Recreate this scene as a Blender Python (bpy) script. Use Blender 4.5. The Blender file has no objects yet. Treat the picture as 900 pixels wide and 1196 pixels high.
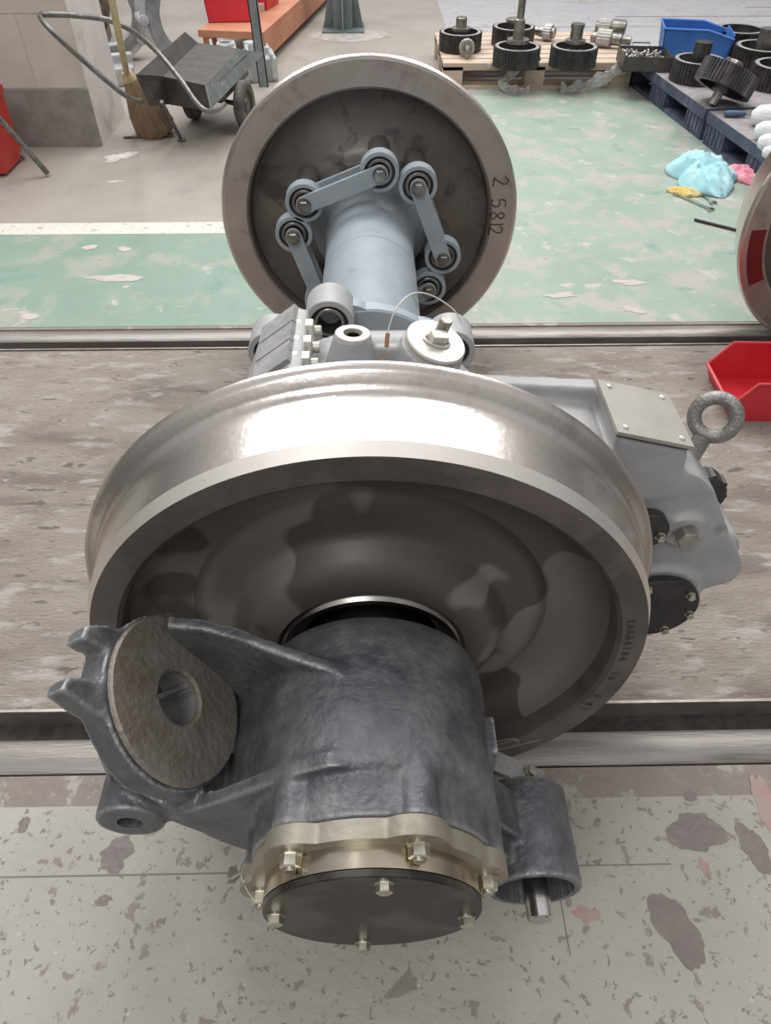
import bpy, bmesh, math, random
from mathutils import Vector, Matrix, Euler
PI = math.pi; R = math.radians
random.seed(7)
scn = bpy.context.scene
COL = scn.collection

# ---------------------------------------------------------------- camera
CF, CH, CX, CY, CP, CYAW, CR = 837.76, 1.29, 0.0047, -1.396, 0.7871, 0.0181, 0.0012
fw = Vector((math.sin(CYAW)*math.cos(CP), math.cos(CYAW)*math.cos(CP), -math.sin(CP)))
rt = Vector((math.cos(CYAW), -math.sin(CYAW), 0)); up = rt.cross(fw)
rt, up = math.cos(CR)*rt + math.sin(CR)*up, -math.sin(CR)*rt + math.cos(CR)*up
cam_d = bpy.data.cameras.new('camera'); cam = bpy.data.objects.new('camera', cam_d); COL.objects.link(cam)
M = Matrix((rt, up, -fw)).transposed().to_4x4(); M.translation = Vector((CX, CY, CH)); cam.matrix_world = M
cam_d.sensor_fit = 'HORIZONTAL'; cam_d.sensor_width = 36.0; cam_d.lens = 36.0*CF/900.0
cam_d.clip_start = 0.02; cam_d.clip_end = 100
scn.camera = cam
def gz(px, py, z=0.0):                                   # the place on the level z seen at a spot of the photograph
    d = fw + (px-450)/CF*rt - (py-598)/CF*up
    return Vector((CX, CY, CH)) + d*((z-CH)/d.z)

# ---------------------------------------------------------------- world, lights, exposure
scn.view_settings.view_transform = 'Standard'; scn.view_settings.look = 'None'
scn.view_settings.gamma = 1.0; scn.view_settings.use_curve_mapping = False
scn.view_settings.exposure = 0.0
w = bpy.data.worlds.new('workshop'); scn.world = w; w.use_nodes = True
nt = w.node_tree; nt.nodes.clear()
tc = nt.nodes.new('ShaderNodeTexCoord'); sx = nt.nodes.new('ShaderNodeSeparateXYZ')
cr = nt.nodes.new('ShaderNodeValToRGB'); bg = nt.nodes.new('ShaderNodeBackground'); wo = nt.nodes.new('ShaderNodeOutputWorld')
nt.links.new(tc.outputs['Generated'], sx.inputs[0]); nt.links.new(sx.outputs['Z'], cr.inputs[0])
cr.color_ramp.elements[0].position = 0.0; cr.color_ramp.elements[0].color = (0.20, 0.19, 0.185, 1)
cr.color_ramp.elements[1].position = 0.75; cr.color_ramp.elements[1].color = (0.95, 0.95, 0.96, 1)
e = cr.color_ramp.elements.new(0.3); e.color = (0.50, 0.49, 0.49, 1)
nt.links.new(cr.outputs[0], bg.inputs[0]); bg.inputs[1].default_value = 0.72; nt.links.new(bg.outputs[0], wo.inputs[0])
def area(name, loc, target, sx_, sy_, energy, col=(1, 1, 1)):
    l = bpy.data.lights.new(name, 'AREA'); l.shape = 'RECTANGLE'; l.size = sx_; l.size_y = sy_; l.energy = energy; l.color = col
    o = bpy.data.objects.new(name, l); COL.objects.link(o); o.location = loc
    o.rotation_euler = (Vector(target)-Vector(loc)).to_track_quat('-Z', 'Y').to_euler()
    return o
area('roof_light', (0.3, 4.2, 5.2), (0.2, 0.8, 0), 2.4, 3.0, 120)
area('roof_light', (-2.6, 3.4, 5.2), (0, 0.3, 0), 1.0, 3.0, 70)
area('roof_light', (3.1, 3.6, 5.2), (0.4, 0.3, 0), 0.8, 3.0, 70)
area('roof_light', (-1.2, -3.0, 5.0), (0, -0.6, 0), 1.6, 2.4, 75)
area('roof_light', (0, 8.5, 5.5), (0, 4, 0), 4.0, 2.5, 165)
area('tread_streak_light', (-1.9, 1.6, 4.2), (-.6, 0, 0), .12, 2.4, 26)  # narrow unseen lamps, added to lay streak reflections on the tread
area('tread_streak_light', (2.1, 2.6, 4.2), (.5, 0, 0), .12, 2.4, 26)
area('tread_streak_light', (-.9, 3.2, 4.2), (0, 0, 0), .35, 1.4, 34)

# ---------------------------------------------------------------- materials
def mat(name, c1, c2=None, rough=0.6, metal=0.0, scale=8.0, lo=0.4, hi=0.6, bump=0.0, bscale=60.0, stretch=(1, 1, 1),
        c3=None, s3=2.0, lo3=0.55, hi3=0.6, rough2=None, spec=0.5, detail=6.0):
    m = bpy.data.materials.new(name); m.use_nodes = True
    n = m.node_tree.nodes; L = m.node_tree.links; b = n['Principled BSDF']
    b.inputs['Base Color'].default_value = (*c1, 1); b.inputs['Roughness'].default_value = rough; b.inputs['Metallic'].default_value = metal
    b.inputs['Specular IOR Level'].default_value = spec
    t = n.new('ShaderNodeTexCoord'); mp = n.new('ShaderNodeMapping'); mp.inputs['Scale'].default_value = stretch
    L.new(t.outputs['Object'], mp.inputs[0])
    def noise(s, a, z, off=0.0, det=detail):
        q = n.new('ShaderNodeTexNoise'); q.inputs['Scale'].default_value = s; q.inputs['Detail'].default_value = det; q.inputs['Roughness'].default_value = 0.62
        L.new(mp.outputs[0], q.inputs[0])
        r = n.new('ShaderNodeMapRange'); r.inputs[1].default_value = a; r.inputs[2].default_value = z
        L.new(q.outputs[0], r.inputs[0]); return r.outputs[0]
    last = None
    if c2:
        f = noise(scale, lo, hi); mx = n.new('ShaderNodeMix'); mx.data_type = 'RGBA'
        mx.inputs[6].default_value = (*c1, 1); mx.inputs[7].default_value = (*c2, 1); L.new(f, mx.inputs[0]); last = mx.outputs[2]
        if rough2 is not None:
            rr = n.new('ShaderNodeMapRange'); rr.inputs[3].default_value = rough; rr.inputs[4].default_value = rough2
            L.new(f, rr.inputs[0]); L.new(rr.outputs[0], b.inputs['Roughness'])
    if c3:
        f = noise(s3, lo3, hi3); mx = n.new('ShaderNodeMix'); mx.data_type = 'RGBA'
        mx.inputs[6].default_value = (*c1, 1); mx.inputs[7].default_value = (*c3, 1); L.new(f, mx.inputs[0])
        if last: L.new(last, mx.inputs[6])
        last = mx.outputs[2]
    if last: L.new(last, b.inputs['Base Color'])
    if bump:
        q = n.new('ShaderNodeTexNoise'); q.inputs['Scale'].default_value = bscale; q.inputs['Detail'].default_value = 6; L.new(mp.outputs[0], q.inputs[0])
        bp = n.new('ShaderNodeBump'); bp.inputs['Strength'].default_value = bump; bp.inputs['Distance'].default_value = 0.01
        L.new(q.outputs[0], bp.inputs['Height']); L.new(bp.outputs[0], b.inputs['Normal'])
    return m
TREAD = mat('machined_tread', (.60, .55, .51), (.68, .63, .59), .27, 1.0, 5, .35, .65, .04, 120, (1, 1, 1), c3=(.42, .37, .34), s3=7, lo3=.60, hi3=.75, rough2=.22)
def turned(m, an=.6, rot=0.0):
    n = m.node_tree.nodes; L = m.node_tree.links; b = n['Principled BSDF']; b.inputs['Anisotropic'].default_value = an; b.inputs['Anisotropic Rotation'].default_value = rot
    t = n.new('ShaderNodeTangent'); t.direction_type = 'RADIAL'; t.axis = 'Y'; L.new(t.outputs[0], b.inputs['Tangent'])
turned(TREAD)
CHAMF = mat('polished_chamfer', (.80, .75, .70), (.72, .67, .63), .42, .85, 9)
RIM = mat('rim_steel', (.125, .105, .098), (.165, .14, .13), .5, .5, 9, .4, .6, .12, 90, c3=(.10, .088, .08), s3=6, lo3=.52, hi3=.6)
WEB = mat('web_steel', (.185, .168, .150), (.22, .20, .178), .44, .25, 4, .4, .6, .06, 60, c3=(.092, .078, .070), s3=4.2, lo3=.49, hi3=.51, detail=2.2)
RIMB = mat('far_rim_steel', (.47, .415, .385), (.56, .51, .47), .42, .85, 7, .35, .65, .06, 100, c3=(.36, .30, .275), s3=11, lo3=.55, hi3=.7)
WEBB = mat('far_web_steel', (.125, .115, .103), (.19, .17, .15), .45, .55, 5, .4, .65, .05, 60, c3=(.085, .075, .07), s3=9, lo3=.56, hi3=.62)
HUB = mat('machined_hub', (.40, .37, .34), (.26, .24, .22), .3, 1.0, 12)
GREY = mat('grey_paint', (.30, .34, .37), (.345, .385, .41), .42, 0, 12, .4, .6, .05, 40, c3=(.22, .24, .26), s3=14, lo3=.62, hi3=.72)
GREYC = mat('pale_grey_paint', (.335, .335, .335), (.40, .395, .39), .45, 0, 10, .4, .6, .12, 30, c3=(.25, .26, .27), s3=10, lo3=.6, hi3=.7)
GREYD = mat('dusty_grey_cast', (.27, .265, .27), (.36, .35, .345), .55, 0, 25, .4, .6, .2, 60)
CAST = mat('dark_cast_iron', (.095, .098, .107), (.185, .188, .195), .36, .40, 18, .38, .68, .3, 80, c3=(.24, .235, .225), s3=9, lo3=.57, hi3=.78, rough2=.5)
SEAT = mat('worn_seat_steel', (.27, .245, .215), (.18, .145, .11), .46, .4, 9, .38, .62, .3, 110, c3=(.25, .23, .205), s3=16, lo3=.52, hi3=.7)
LIGHTAL = mat('pale_plated_flange', (.34, .315, .255), (.27, .235, .17), .42, .55, 16, .4, .65, .08, 80)
BRASSY = mat('oily_machined_ring', (.62, .52, .37), (.40, .36, .30), .22, 1.0, 7, .35, .65)
DKPLATE = mat('oily_dark_plate', (.020, .018, .015), (.060, .054, .044), .33, 0, 9, .47, .56, .03, 40, spec=.3)
ZINC = mat('zinc_bolt', (.62, .60, .50), (.45, .42, .33), .3, .9, 60)
STEEL = mat('bright_steel', (.66, .64, .61), (.45, .43, .40), .2, 1.0, 20)
WHITEAL = mat('bright_plated_cap', (.70, .68, .63), (.60, .57, .52), .42, .35, 14)
RUBBER = mat('black_rubber', (.022, .021, .021), None, .5)
BLACKP = mat('black_cover_paint', (.016, .0155, .015), (.03, .028, .026), .38, 0, 20)
GEARM = mat('dark_gear_steel', (.055, .052, .05), (.10, .095, .09), .36, .7, 25, .4, .6)
GEARF = mat('ground_gear_face', (.46, .45, .43), (.34, .33, .31), .4, .3, 25, .4, .6)
SHAFT = mat('shaft_steel', (.20, .19, .175), (.34, .32, .29), .34, .85, 25, .4, .6)
RED = mat('red_plastic', (.56, .022, .035), (.62, .035, .05), .42, 0, 6)
REDD = mat('red_container', (.42, .03, .025), (.50, .04, .03), .5, 0, 8)
BLUE = mat('blue_plastic', (.035, .13, .42), (.05, .17, .48), .45, 0, 8)
NAVY = mat('navy_pallet_plastic', (.055, .065, .11), (.13, .14, .18), .6, 0, 14, .45, .7)
PTOP = mat('dusty_pallet_top', (.33, .30, .29), (.24, .22, .22), .8, 0, 20)
WOOD = mat('pale_pallet_wood', (.62, .49, .385), (.50, .385, .29), .75, 0, 3, .35, .65, .1, 20, (1, 8, 8))
WOODO = mat('orange_bench_wood', (.58, .27, .16), (.48, .20, .11), .6, 0, 4, .35, .65, .05, 20)
FILM = mat('crumpled_film', (.72, .69, .66), (.85, .83, .8), .22, 0, 30)
BARROW = mat('worn_barrow_steel', (.085, .08, .075), (.13, .115, .105), .5, .5, 16, .4, .65, .1, 60, c3=(.36, .34, .31), s3=30, lo3=.68, hi3=.72)
BTUBE = mat('barrow_tube', (.14, .135, .125), (.22, .21, .2), .4, .6, 30)
TYRE = mat('old_tyre', (.07, .062, .055), (.12, .105, .09), .8, 0, 20)
STRAW = mat('broom_straw', (.30, .205, .125), (.21, .14, .085), .9, 0, 6, .35, .65, .8, 25, (9, 9, 1))
CANE = mat('broom_cane', (.52, .42, .22), (.60, .50, .30), .6, 0, 9)
CASTG = mat('raw_grey_casting', (.40, .41, .41), (.50, .50, .49), .6, 0, 12, .4, .6, .1, 50)
TILE = mat('pillar_tile', (.58, .51, .45), (.64, .58, .52), .55, 0, 6, .4, .65, .05, 20, c3=(.63, .58, .53), s3=3, lo3=.5, hi3=.8)
SIDEP = mat('pillar_side_plaster', (.60, .555, .53), (.66, .62, .60), .7, 0, 5, .4, .65, .15, 30, c3=(.40, .37, .36), s3=4, lo3=.58, hi3=.75)
CEM = mat('pillar_cement', (.235, .22, .20), (.30, .28, .26), .85, 0, 14, .4, .6, .35, 40)
GROUT = mat('grout', (.66, .61, .57), None, .8)
CYAN = mat('cyan_rag', (.34, .62, .67), (.46, .71, .74), .85, 0, 9, .4, .6, .15, 60, c3=(.16, .36, .42), s3=9, lo3=.58, hi3=.66)
PINK = mat('pink_rag', (.74, .22, .30), (.82, .42, .45), .85, 0, 18)
YELLOW = mat('mustard_rag', (.55, .40, .07), (.62, .50, .25), .85, 0, 18)
COTTON = mat('white_cotton', (.78, .78, .78), (.84, .84, .85), .95, 0, 40, .4, .6, .6, 120)
TOOLB = mat('blue_tool_grip', (.07, .12, .19), None, .45)
POST = mat('column_paint', (.13, .16, .16), (.17, .20, .20), .5, .2, 12)
STEELG = mat('dark_groove_steel', (.035, .031, .028), (.07, .06, .05), .6, .3, 30, .4, .6)
RAILM = mat('rail_head', (.22, .20, .185), (.33, .305, .285), .42, .6, 6, .35, .6, .15, 80, (.25, 3, 1), c3=(.17, .145, .13), s3=5, lo3=.56, hi3=.66)
MARK = mat('black_marker', (.035, .028, .026), None, .6)
COPPER = mat('copper_seal', (.50, .27, .16), None, .4, .8)

def worn_edges(m, col, a=.515, z=.56):
    n = m.node_tree.nodes; L = m.node_tree.links; b = n['Principled BSDF']; src = b.inputs['Base Color'].links[0].from_socket
    g = n.new('ShaderNodeNewGeometry'); q = n.new('ShaderNodeMapRange'); q.inputs[1].default_value = a; q.inputs[2].default_value = z; L.new(g.outputs['Pointiness'], q.inputs[0])
    mx = n.new('ShaderNodeMix'); mx.data_type = 'RGBA'; L.new(q.outputs[0], mx.inputs[0]); L.new(src, mx.inputs[6]); mx.inputs[7].default_value = (*col, 1); L.new(mx.outputs[2], b.inputs['Base Color'])
worn_edges(CAST, (.34, .34, .34))
# floor: one material per ground zone
CONC = mat('workshop_concrete', (.30, .265, .23), (.365, .33, .295), .62, 0, 2.2, .35, .65, .10, 30, c3=(.27, .245, .225), s3=3.2, lo3=.57, hi3=.68)
def floor_paint(name, c1, c2, chip, lo, hi, sc, stretch=(1, 1, 1), rough=.6, extra=None, bump=.25, fine=True):
    m = mat(name, c1, c2, rough, 0, 3, .35, .65, bump, 55, stretch)
    n = m.node_tree.nodes; L = m.node_tree.links; b = n['Principled BSDF']
    src = b.inputs['Base Color'].links[0].from_socket
    t = n.new('ShaderNodeTexCoord'); mp = n.new('ShaderNodeMapping'); mp.inputs['Scale'].default_value = stretch; L.new(t.outputs['Object'], mp.inputs[0])
    def layer(src, col, s, a, z, det=7):
        q = n.new('ShaderNodeTexNoise'); q.inputs['Scale'].default_value = s; q.inputs['Detail'].default_value = det; q.inputs['Roughness'].default_value = .6; q.inputs['Distortion'].default_value = .4
        L.new(mp.outputs[0], q.inputs[0])
        r = n.new('ShaderNodeMapRange'); r.inputs[1].default_value = a; r.inputs[2].default_value = z; L.new(q.outputs[0], r.inputs[0])
        mx = n.new('ShaderNodeMix'); mx.data_type = 'RGBA'; L.new(r.outputs[0], mx.inputs[0]); L.new(src, mx.inputs[6]); mx.inputs[7].default_value = (*col, 1)
        return mx.outputs[2]
    src = layer(src, chip, sc, lo, hi)
    if fine: src = layer(src, tuple(.8*v for v in chip), sc*5, .615, .635)
    for (col, s, a, z) in (extra or []): src = layer(src, col, s, a, z)
    L.new(src, b.inputs['Base Color']); return m, src
NEARF, _s = floor_paint('worn_grey_green_paint', (.41, .39, .345), (.355, .335, .295), (.24, .21, .185), .64, .66, 12,
                        extra=[((.25, .22, .195), 34, .60, .63), ((.22, .19, .17), 60, .62, .64), ((.52, .50, .45), 70, .68, .70)])
MIDF, _s = floor_paint('rough_track_concrete', (.315, .275, .24), (.235, .20, .17), (.17, .14, .12), .50, .66, 2.6, (1, 3.2, 1), .75,
                       extra=[((.38, .345, .315), 8, .54, .66), ((.46, .42, .39), 26, .64, .70), ((.19, .16, .14), 30, .60, .66)], bump=.6)
GREENF, _s = floor_paint('worn_green_paint', (.195, .29, .232), (.24, .325, .27), (.33, .34, .29), .50, .62, 5, (1, 1, 1), .5,
                         extra=[((.46, .41, .37), 7, .645, .66), ((.14, .27, .21), 3, .56, .7)], bump=.08)
GREENR, _s = floor_paint('faded_green_paint', (.265, .345, .285), (.32, .385, .325), (.40, .38, .34), .50, .60, 6, (1, 1, 1), .45,
                         extra=[((.47, .44, .40), 9, .60, .66), ((.20, .30, .25), 5, .60, .7)], bump=.08)
LINEF, _s = floor_paint('white_line_paint', (.70, .64, .57), (.62, .56, .50), (.40, .35, .31), .60, .64, 14, bump=.1)
DIRT, _s = floor_paint('brown_dirt', (.215, .18, .155), (.26, .22, .19), (.36, .34, .30), .57, .62, 12, bump=.5)
FARF, _s = floor_paint('bluish_floor_paint', (.38, .38, .40), (.44, .43, .44), (.38, .355, .34), .55, .62, 3, bump=.08)
STAIN = mat('oil_stain', (.175, .15, .135), (.205, .175, .155), .42, 0, 12, .4, .6, .3, 60)
STAINR = mat('faded_red_paint', (.40, .22, .19), (.36, .28, .25), .6, 0, 18, .4, .6)
POWDER = mat('white_powder', (.66, .62, .58), (.5, .46, .43), .9, 0, 20, .4, .6)

# ---------------------------------------------------------------- mesh helpers
def link_obj(name, bm, m, parent=None, smooth=True, ang=35, bevel=0.0, bseg=2):
    if bevel:
        es = [e for e in bm.edges if len(e.link_faces) == 2 and e.calc_face_angle(0) > R(32)]
        if es: bmesh.ops.bevel(bm, geom=es, offset=bevel, segments=bseg, profile=.5, affect='EDGES', clamp_overlap=True)
    bmesh.ops.recalc_face_normals(bm, faces=bm.faces)
    me = bpy.data.meshes.new(name); 
    for e_ in bm.edges:
        e_.smooth = (len(e_.link_faces) == 2 and e_.calc_face_angle(0) < R(ang))
    for f_ in bm.faces: f_.smooth = smooth
    bm.to_mesh(me); bm.free()
    me.materials.append(m)
    o = bpy.data.objects.new(name, me); COL.objects.link(o)
    if parent: o.parent = parent
    return o
def tag(o, label, cat, group=None, kind=None):
    if label: o['label'] = label
    if cat: o['category'] = cat
    if group: o['group'] = group
    if kind: o['kind'] = kind
    return o
def thing(name, label, cat, loc=(0, 0, 0), rz=0, group=None):
    o = bpy.data.objects.new(name, None); COL.objects.link(o); o.location = loc; o.rotation_euler = (0, 0, rz); o.empty_display_size = .05
    return tag(o, label, cat, group)
def frame(d, hint=(0, 0, 1)):
    d = Vector(d).normalized(); h = Vector(hint)
    if abs(d.dot(h.normalized())) > .98: h = Vector((1, 0, 0))
    x = h.cross(d).normalized(); y = d.cross(x)
    return Matrix((x, y, d)).transposed()
def box(bm, c, s, rot=None):
    c = Vector(c); vs = []
    for dx in (-.5, .5):
        for dy in (-.5, .5):
            for dz in (-.5, .5):
                v = Vector((dx*s[0], dy*s[1], dz*s[2]))
                if rot: v = rot @ v
                vs.append(bm.verts.new(c+v))
    for f_ in ((0, 1, 3, 2), (4, 6, 7, 5), (0, 4, 5, 1), (2, 3, 7, 6), (0, 2, 6, 4), (1, 5, 7, 3)): bm.faces.new([vs[i] for i in f_])
def bx(bm, x0, x1, y0, y1, z0, z1): box(bm, ((x0+x1)/2, (y0+y1)/2, (z0+z1)/2), (x1-x0, y1-y0, z1-z0))
def lathe(bm, prof, o=(0, 0, 0), d=(0, 0, 1), n=48, closed=True, hint=(0, 0, 1), rfun=None):
    """prof: list of (radius, distance along d)"""
    o = Vector(o); F3 = frame(d, hint); rings = []
    for (r, t) in prof:
        if r < 1e-6: rings.append([bm.verts.new(o + F3 @ Vector((0, 0, t)))])
        else: rings.append([bm.verts.new(o + F3 @ Vector((r*(rfun(r, i) if rfun else 1)*math.cos(2*PI*i/n), r*(rfun(r, i) if rfun else 1)*math.sin(2*PI*i/n), t))) for i in range(n)])
    for a, b in zip(rings, rings[1:] + ([rings[0]] if closed and prof[0][0] > 1e-6 and prof[-1][0] > 1e-6 else [])):
        for i in range(n):
            j = (i+1) % n
            if len(a) == 1 and len(b) == 1: continue
            if len(a) == 1: bm.faces.new((a[0], b[i], b[j]))
            elif len(b) == 1: bm.faces.new((a[i], b[0], a[j]))
            else: bm.faces.new((a[i], b[i], b[j], a[j]))
def cyl(bm, a, b, r, r2=None, n=32, bev=0.0):
    a = Vector(a); b = Vector(b); L_ = (b-a).length; r2 = r if r2 is None else r2
    if bev: p = [(0, 0), (r-bev, 0), (r, bev), (r2, L_-bev), (r2-bev, L_), (0, L_)]
    else: p = [(0, 0), (r, 0), (r2, L_), (0, L_)]
    lathe(bm, p, a, b-a, n, False)
def ring(bm, a, b, ro, ri, n=48, bev=.0015):
    a = Vector(a); b = Vector(b); L_ = (b-a).length
    lathe(bm, [(ri, 0), (ro-bev, 0), (ro, bev), (ro, L_-bev), (ro-bev, L_), (ri, L_)], a, b-a, n, True)
def hexhead(bm, a, d, r, h, washer=True):
    a = Vector(a); d = Vector(d).normalized()
    if washer: cyl(bm, a, a+d*h*.18, r*1.12, n=28)
    lathe(bm, [(0, 0), (r, 0), (r, h*.88), (r*.86, h), (0, h)], a+d*h*.15, d, 6, False)
def prism(bm, poly, y0, y1):
    """poly in XZ, extruded along Y"""
    a = [bm.verts.new((x, y0, z)) for x, z in poly]; b = [bm.verts.new((x, y1, z)) for x, z in poly]
    bm.faces.new(a); bm.faces.new(list(reversed(b)))
    n = len(poly)
    for i in range(n): bm.faces.new((a[i], b[i], b[(i+1) % n], a[(i+1) % n]))
def prism_z(bm, poly, z0, z1):
    a = [bm.verts.new((x, y, z0)) for x, y in poly]; b = [bm.verts.new((x, y, z1)) for x, y in poly]
    bm.faces.new(a); bm.faces.new(list(reversed(b)))
    n = len(poly)
    for i in range(n): bm.faces.new((a[i], b[i], b[(i+1) % n], a[(i+1) % n]))
def smooth_path(pts, k=6, closed=False):
    P = [Vector(p) for p in pts]; out = []; n = len(P)
    for i in range(n if closed else n-1):
        p0 = P[(i-1) % n] if (closed or i > 0) else P[0]; p1 = P[i]; p2 = P[(i+1) % n]; p3 = P[(i+2) % n] if (closed or i+2 < n) else P[-1]
        for j in range(k):
            t = j/k; out.append(.5*((2*p1)+(-p0+p2)*t+(2*p0-5*p1+4*p2-p3)*t*t+(-p0+3*p1-3*p2+p3)*t**3))
    if not closed: out.append(P[-1])
    return out
def tube(bm, pts, r, n=12, closed=False, k=6, smooth=True):
    P = smooth_path(pts, k, closed) if smooth else [Vector(p) for p in pts]
    N = len(P); rings = []; prev = None
    for i in range(N):
        t = (P[(i+1) % N]-P[i-1]) if (closed or 0 < i < N-1) else (P[1]-P[0] if i == 0 else P[-1]-P[-2])
        t.normalize()
        if prev is None:
            u = t.cross(Vector((0, 0, 1)));
            if u.length < .1: u = t.cross(Vector((1, 0, 0)))
        else: u = prev - t*prev.dot(t)
        u.normalize(); prev = u; v = t.cross(u); rr = r[i*len(r)//N] if isinstance(r, (list, tuple)) else r
        rings.append([bm.verts.new(P[i] + rr*(math.cos(2*PI*a/n)*u+math.sin(2*PI*a/n)*v)) for a in range(n)])
    for i in range(N if closed else N-1):
        a = rings[i]; b = rings[(i+1) % N]
        for j in range(n): bm.faces.new((a[j], b[j], b[(j+1) % n], a[(j+1) % n]))
    if not closed: bm.faces.new(rings[0]); bm.faces.new(list(reversed(rings[-1])))
def fuse(name, bm, m, parent, voxel=.004, smooth=6, cuts=None, fac=.5):
    """melt the shapes in bm into one continuous casting, then cut the bores"""
    bmesh.ops.recalc_face_normals(bm, faces=bm.faces)
    me = bpy.data.meshes.new('tmp'); bm.to_mesh(me); bm.free()
    o = bpy.data.objects.new('tmp', me); COL.objects.link(o)
    a = o.modifiers.new('r', 'REMESH'); a.mode = 'VOXEL'; a.voxel_size = voxel; a.use_smooth_shade = True
    if smooth:
        s = o.modifiers.new('s', 'SMOOTH'); s.factor = fac; s.iterations = smooth
    tmp = []
    if cuts:
        for c in cuts:
            bmesh.ops.recalc_face_normals(c, faces=c.faces)
            cm = bpy.data.meshes.new('cut'); c.to_mesh(cm); c.free(); co = bpy.data.objects.new('cut', cm); COL.objects.link(co)
            b = o.modifiers.new('b', 'BOOLEAN'); b.operation = 'DIFFERENCE'; b.object = co; b.solver = 'EXACT'; tmp.append(co)
    dg = bpy.context.evaluated_depsgraph_get(); dg.update()
    res = bpy.data.meshes.new_from_object(o.evaluated_get(dg), depsgraph=dg)
    for q in tmp+[o]: bpy.data.objects.remove(q, do_unlink=True)
    b2 = bmesh.new(); b2.from_mesh(res); bpy.data.meshes.remove(res)
    return link_obj(name, b2, m, parent, ang=42)
def text_mesh(name, body, size, mtx, m, parent, depth=.0008, off=0.0):
    cu = bpy.data.curves.new(name, 'FONT'); cu.body = body; cu.size = size; cu.extrude = depth; cu.align_x = 'CENTER'; cu.align_y = 'CENTER'; cu.offset = off
    o = bpy.data.objects.new('t', cu); COL.objects.link(o)
    dg = bpy.context.evaluated_depsgraph_get(); me = bpy.data.meshes.new_from_object(o.evaluated_get(dg), depsgraph=dg)
    bpy.data.objects.remove(o, do_unlink=True)
    me.transform(mtx); me.materials.clear(); me.materials.append(m); me.name = name
    q = bpy.data.objects.new(name, me); COL.objects.link(q)
    if parent: q.parent = parent
    return q
def copy_tree(o, parent=None):
    c = o.copy(); COL.objects.link(c)
    if parent: c.parent = parent
    for ch in list(o.children): copy_tree(ch, c)
    return c
def blob(pts_r, rnd, n=40, sx=1, sy=1, rot=0, jag=.25):
    out = []
    ph = [rnd.uniform(0, 6.28) for _ in range(7)]
    for i in range(n):
        a = 2*PI*i/n; rr = pts_r*(1+jag*(sum(math.sin((k+2)*a+ph[k])/(k+2.2) for k in range(7))*.7+.10*math.sin(13*a+ph[0])+.07*math.sin(19*a+ph[1])))
        x, y = rr*math.cos(a)*sx, rr*math.sin(a)*sy
        out.append((x*math.cos(rot)-y*math.sin(rot), x*math.sin(rot)+y*math.cos(rot)))
    return out

# ================================================================ SETTING
def struct(name, bm, m, kind='structure', **k):
    o = link_obj(name, bm, m, None, **k); o['kind'] = kind; return o
G = .7175
b = bmesh.new(); bx(b, -2.2, 2.2, -3.0, -.85, -.12, 0); struct('floor', b, NEARF)
b = bmesh.new(); bx(b, -4, 4, -.66, .65, -.12, -.001); struct('floor', b, MIDF)
b = bmesh.new(); bx(b, -4.5, .15, .80, 1.53, -.12, 0); struct('floor', b, GREENF)
b = bmesh.new(); prism_z(b, [(.15, .80), (4.5, .80), (4.5, 3.75), (.591, 3.75), (.591, 1.64), (.15, 1.64)], -.12, 0); struct('floor', b, GREENR)
b = bmesh.new(); bx(b, -4.5, .591, 1.64, 9, -.12, 0); struct('floor', b, CONC)
b = bmesh.new(); bx(b, .591, 6.5, 3.75, 9, -.12, 0); struct('floor', b, FARF)
b = bmesh.new(); bx(b, -4.5, .15, 1.53, 1.64, -.12, .0006); struct('trim_1', b, LINEF)
b = bmesh.new(); bx(b, -2.5, 2.5, -.85, -.792, -.12, -.001); struct('trim_2', b, DIRT)
b = bmesh.new(); bx(b, -3, 3, .785, .80, -.12, -.001); struct('trim_3', b, DIRT)
def rail(s, label):
    t = thing('rail', label, 'rail', (0, s*(G+.0335), -.10), group=None)
    b = bmesh.new(); w_ = .034; z0 = .10
    sec = [(-w_, z0-.035), (-w_, z0-.008), (-w_*.72, z0-.001), (0, z0+.001), (w_*.72, z0-.001), (w_, z0-.008), (w_, z0-.035), (.01, z0-.05), (.01, .0), (-.01, .0), (-.01, z0-.05)]
    A = [b.verts.new((-3.2, y, z)) for y, z in sec]; B = [b.verts.new((3.2, y, z)) for y, z in sec]
    n = len(sec); b.faces.new(A); b.faces.new(list(reversed(B)))
    for i in range(n): b.faces.new((A[i], B[i], B[(i+1) % n], A[(i+1) % n]))
    link_obj('rail_head', b, RAILM, t, ang=40)
    b = bmesh.new(); bx(b, -3.2, 3.2, min(-s*.034, -s*.090), max(-s*.034, -s*.090), .03, .052)
    link_obj('flangeway_bed', b, STEELG, t)
    b = bmesh.new(); bx(b, -3.2, 3.2, min(-s*.090, -s*.096), max(-s*.090, -s*.096), .03, .1022)
    link_obj('guard_edge', b, mat('edge_steel', (.30, .27, .25), (.42, .38, .35), .4, .7, 14), t)
    return t
rail(-1, 'worn steel rail set in the floor under the large wheel in front')
rail(1, 'worn steel rail set in the floor in front of the green painted strip')

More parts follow.
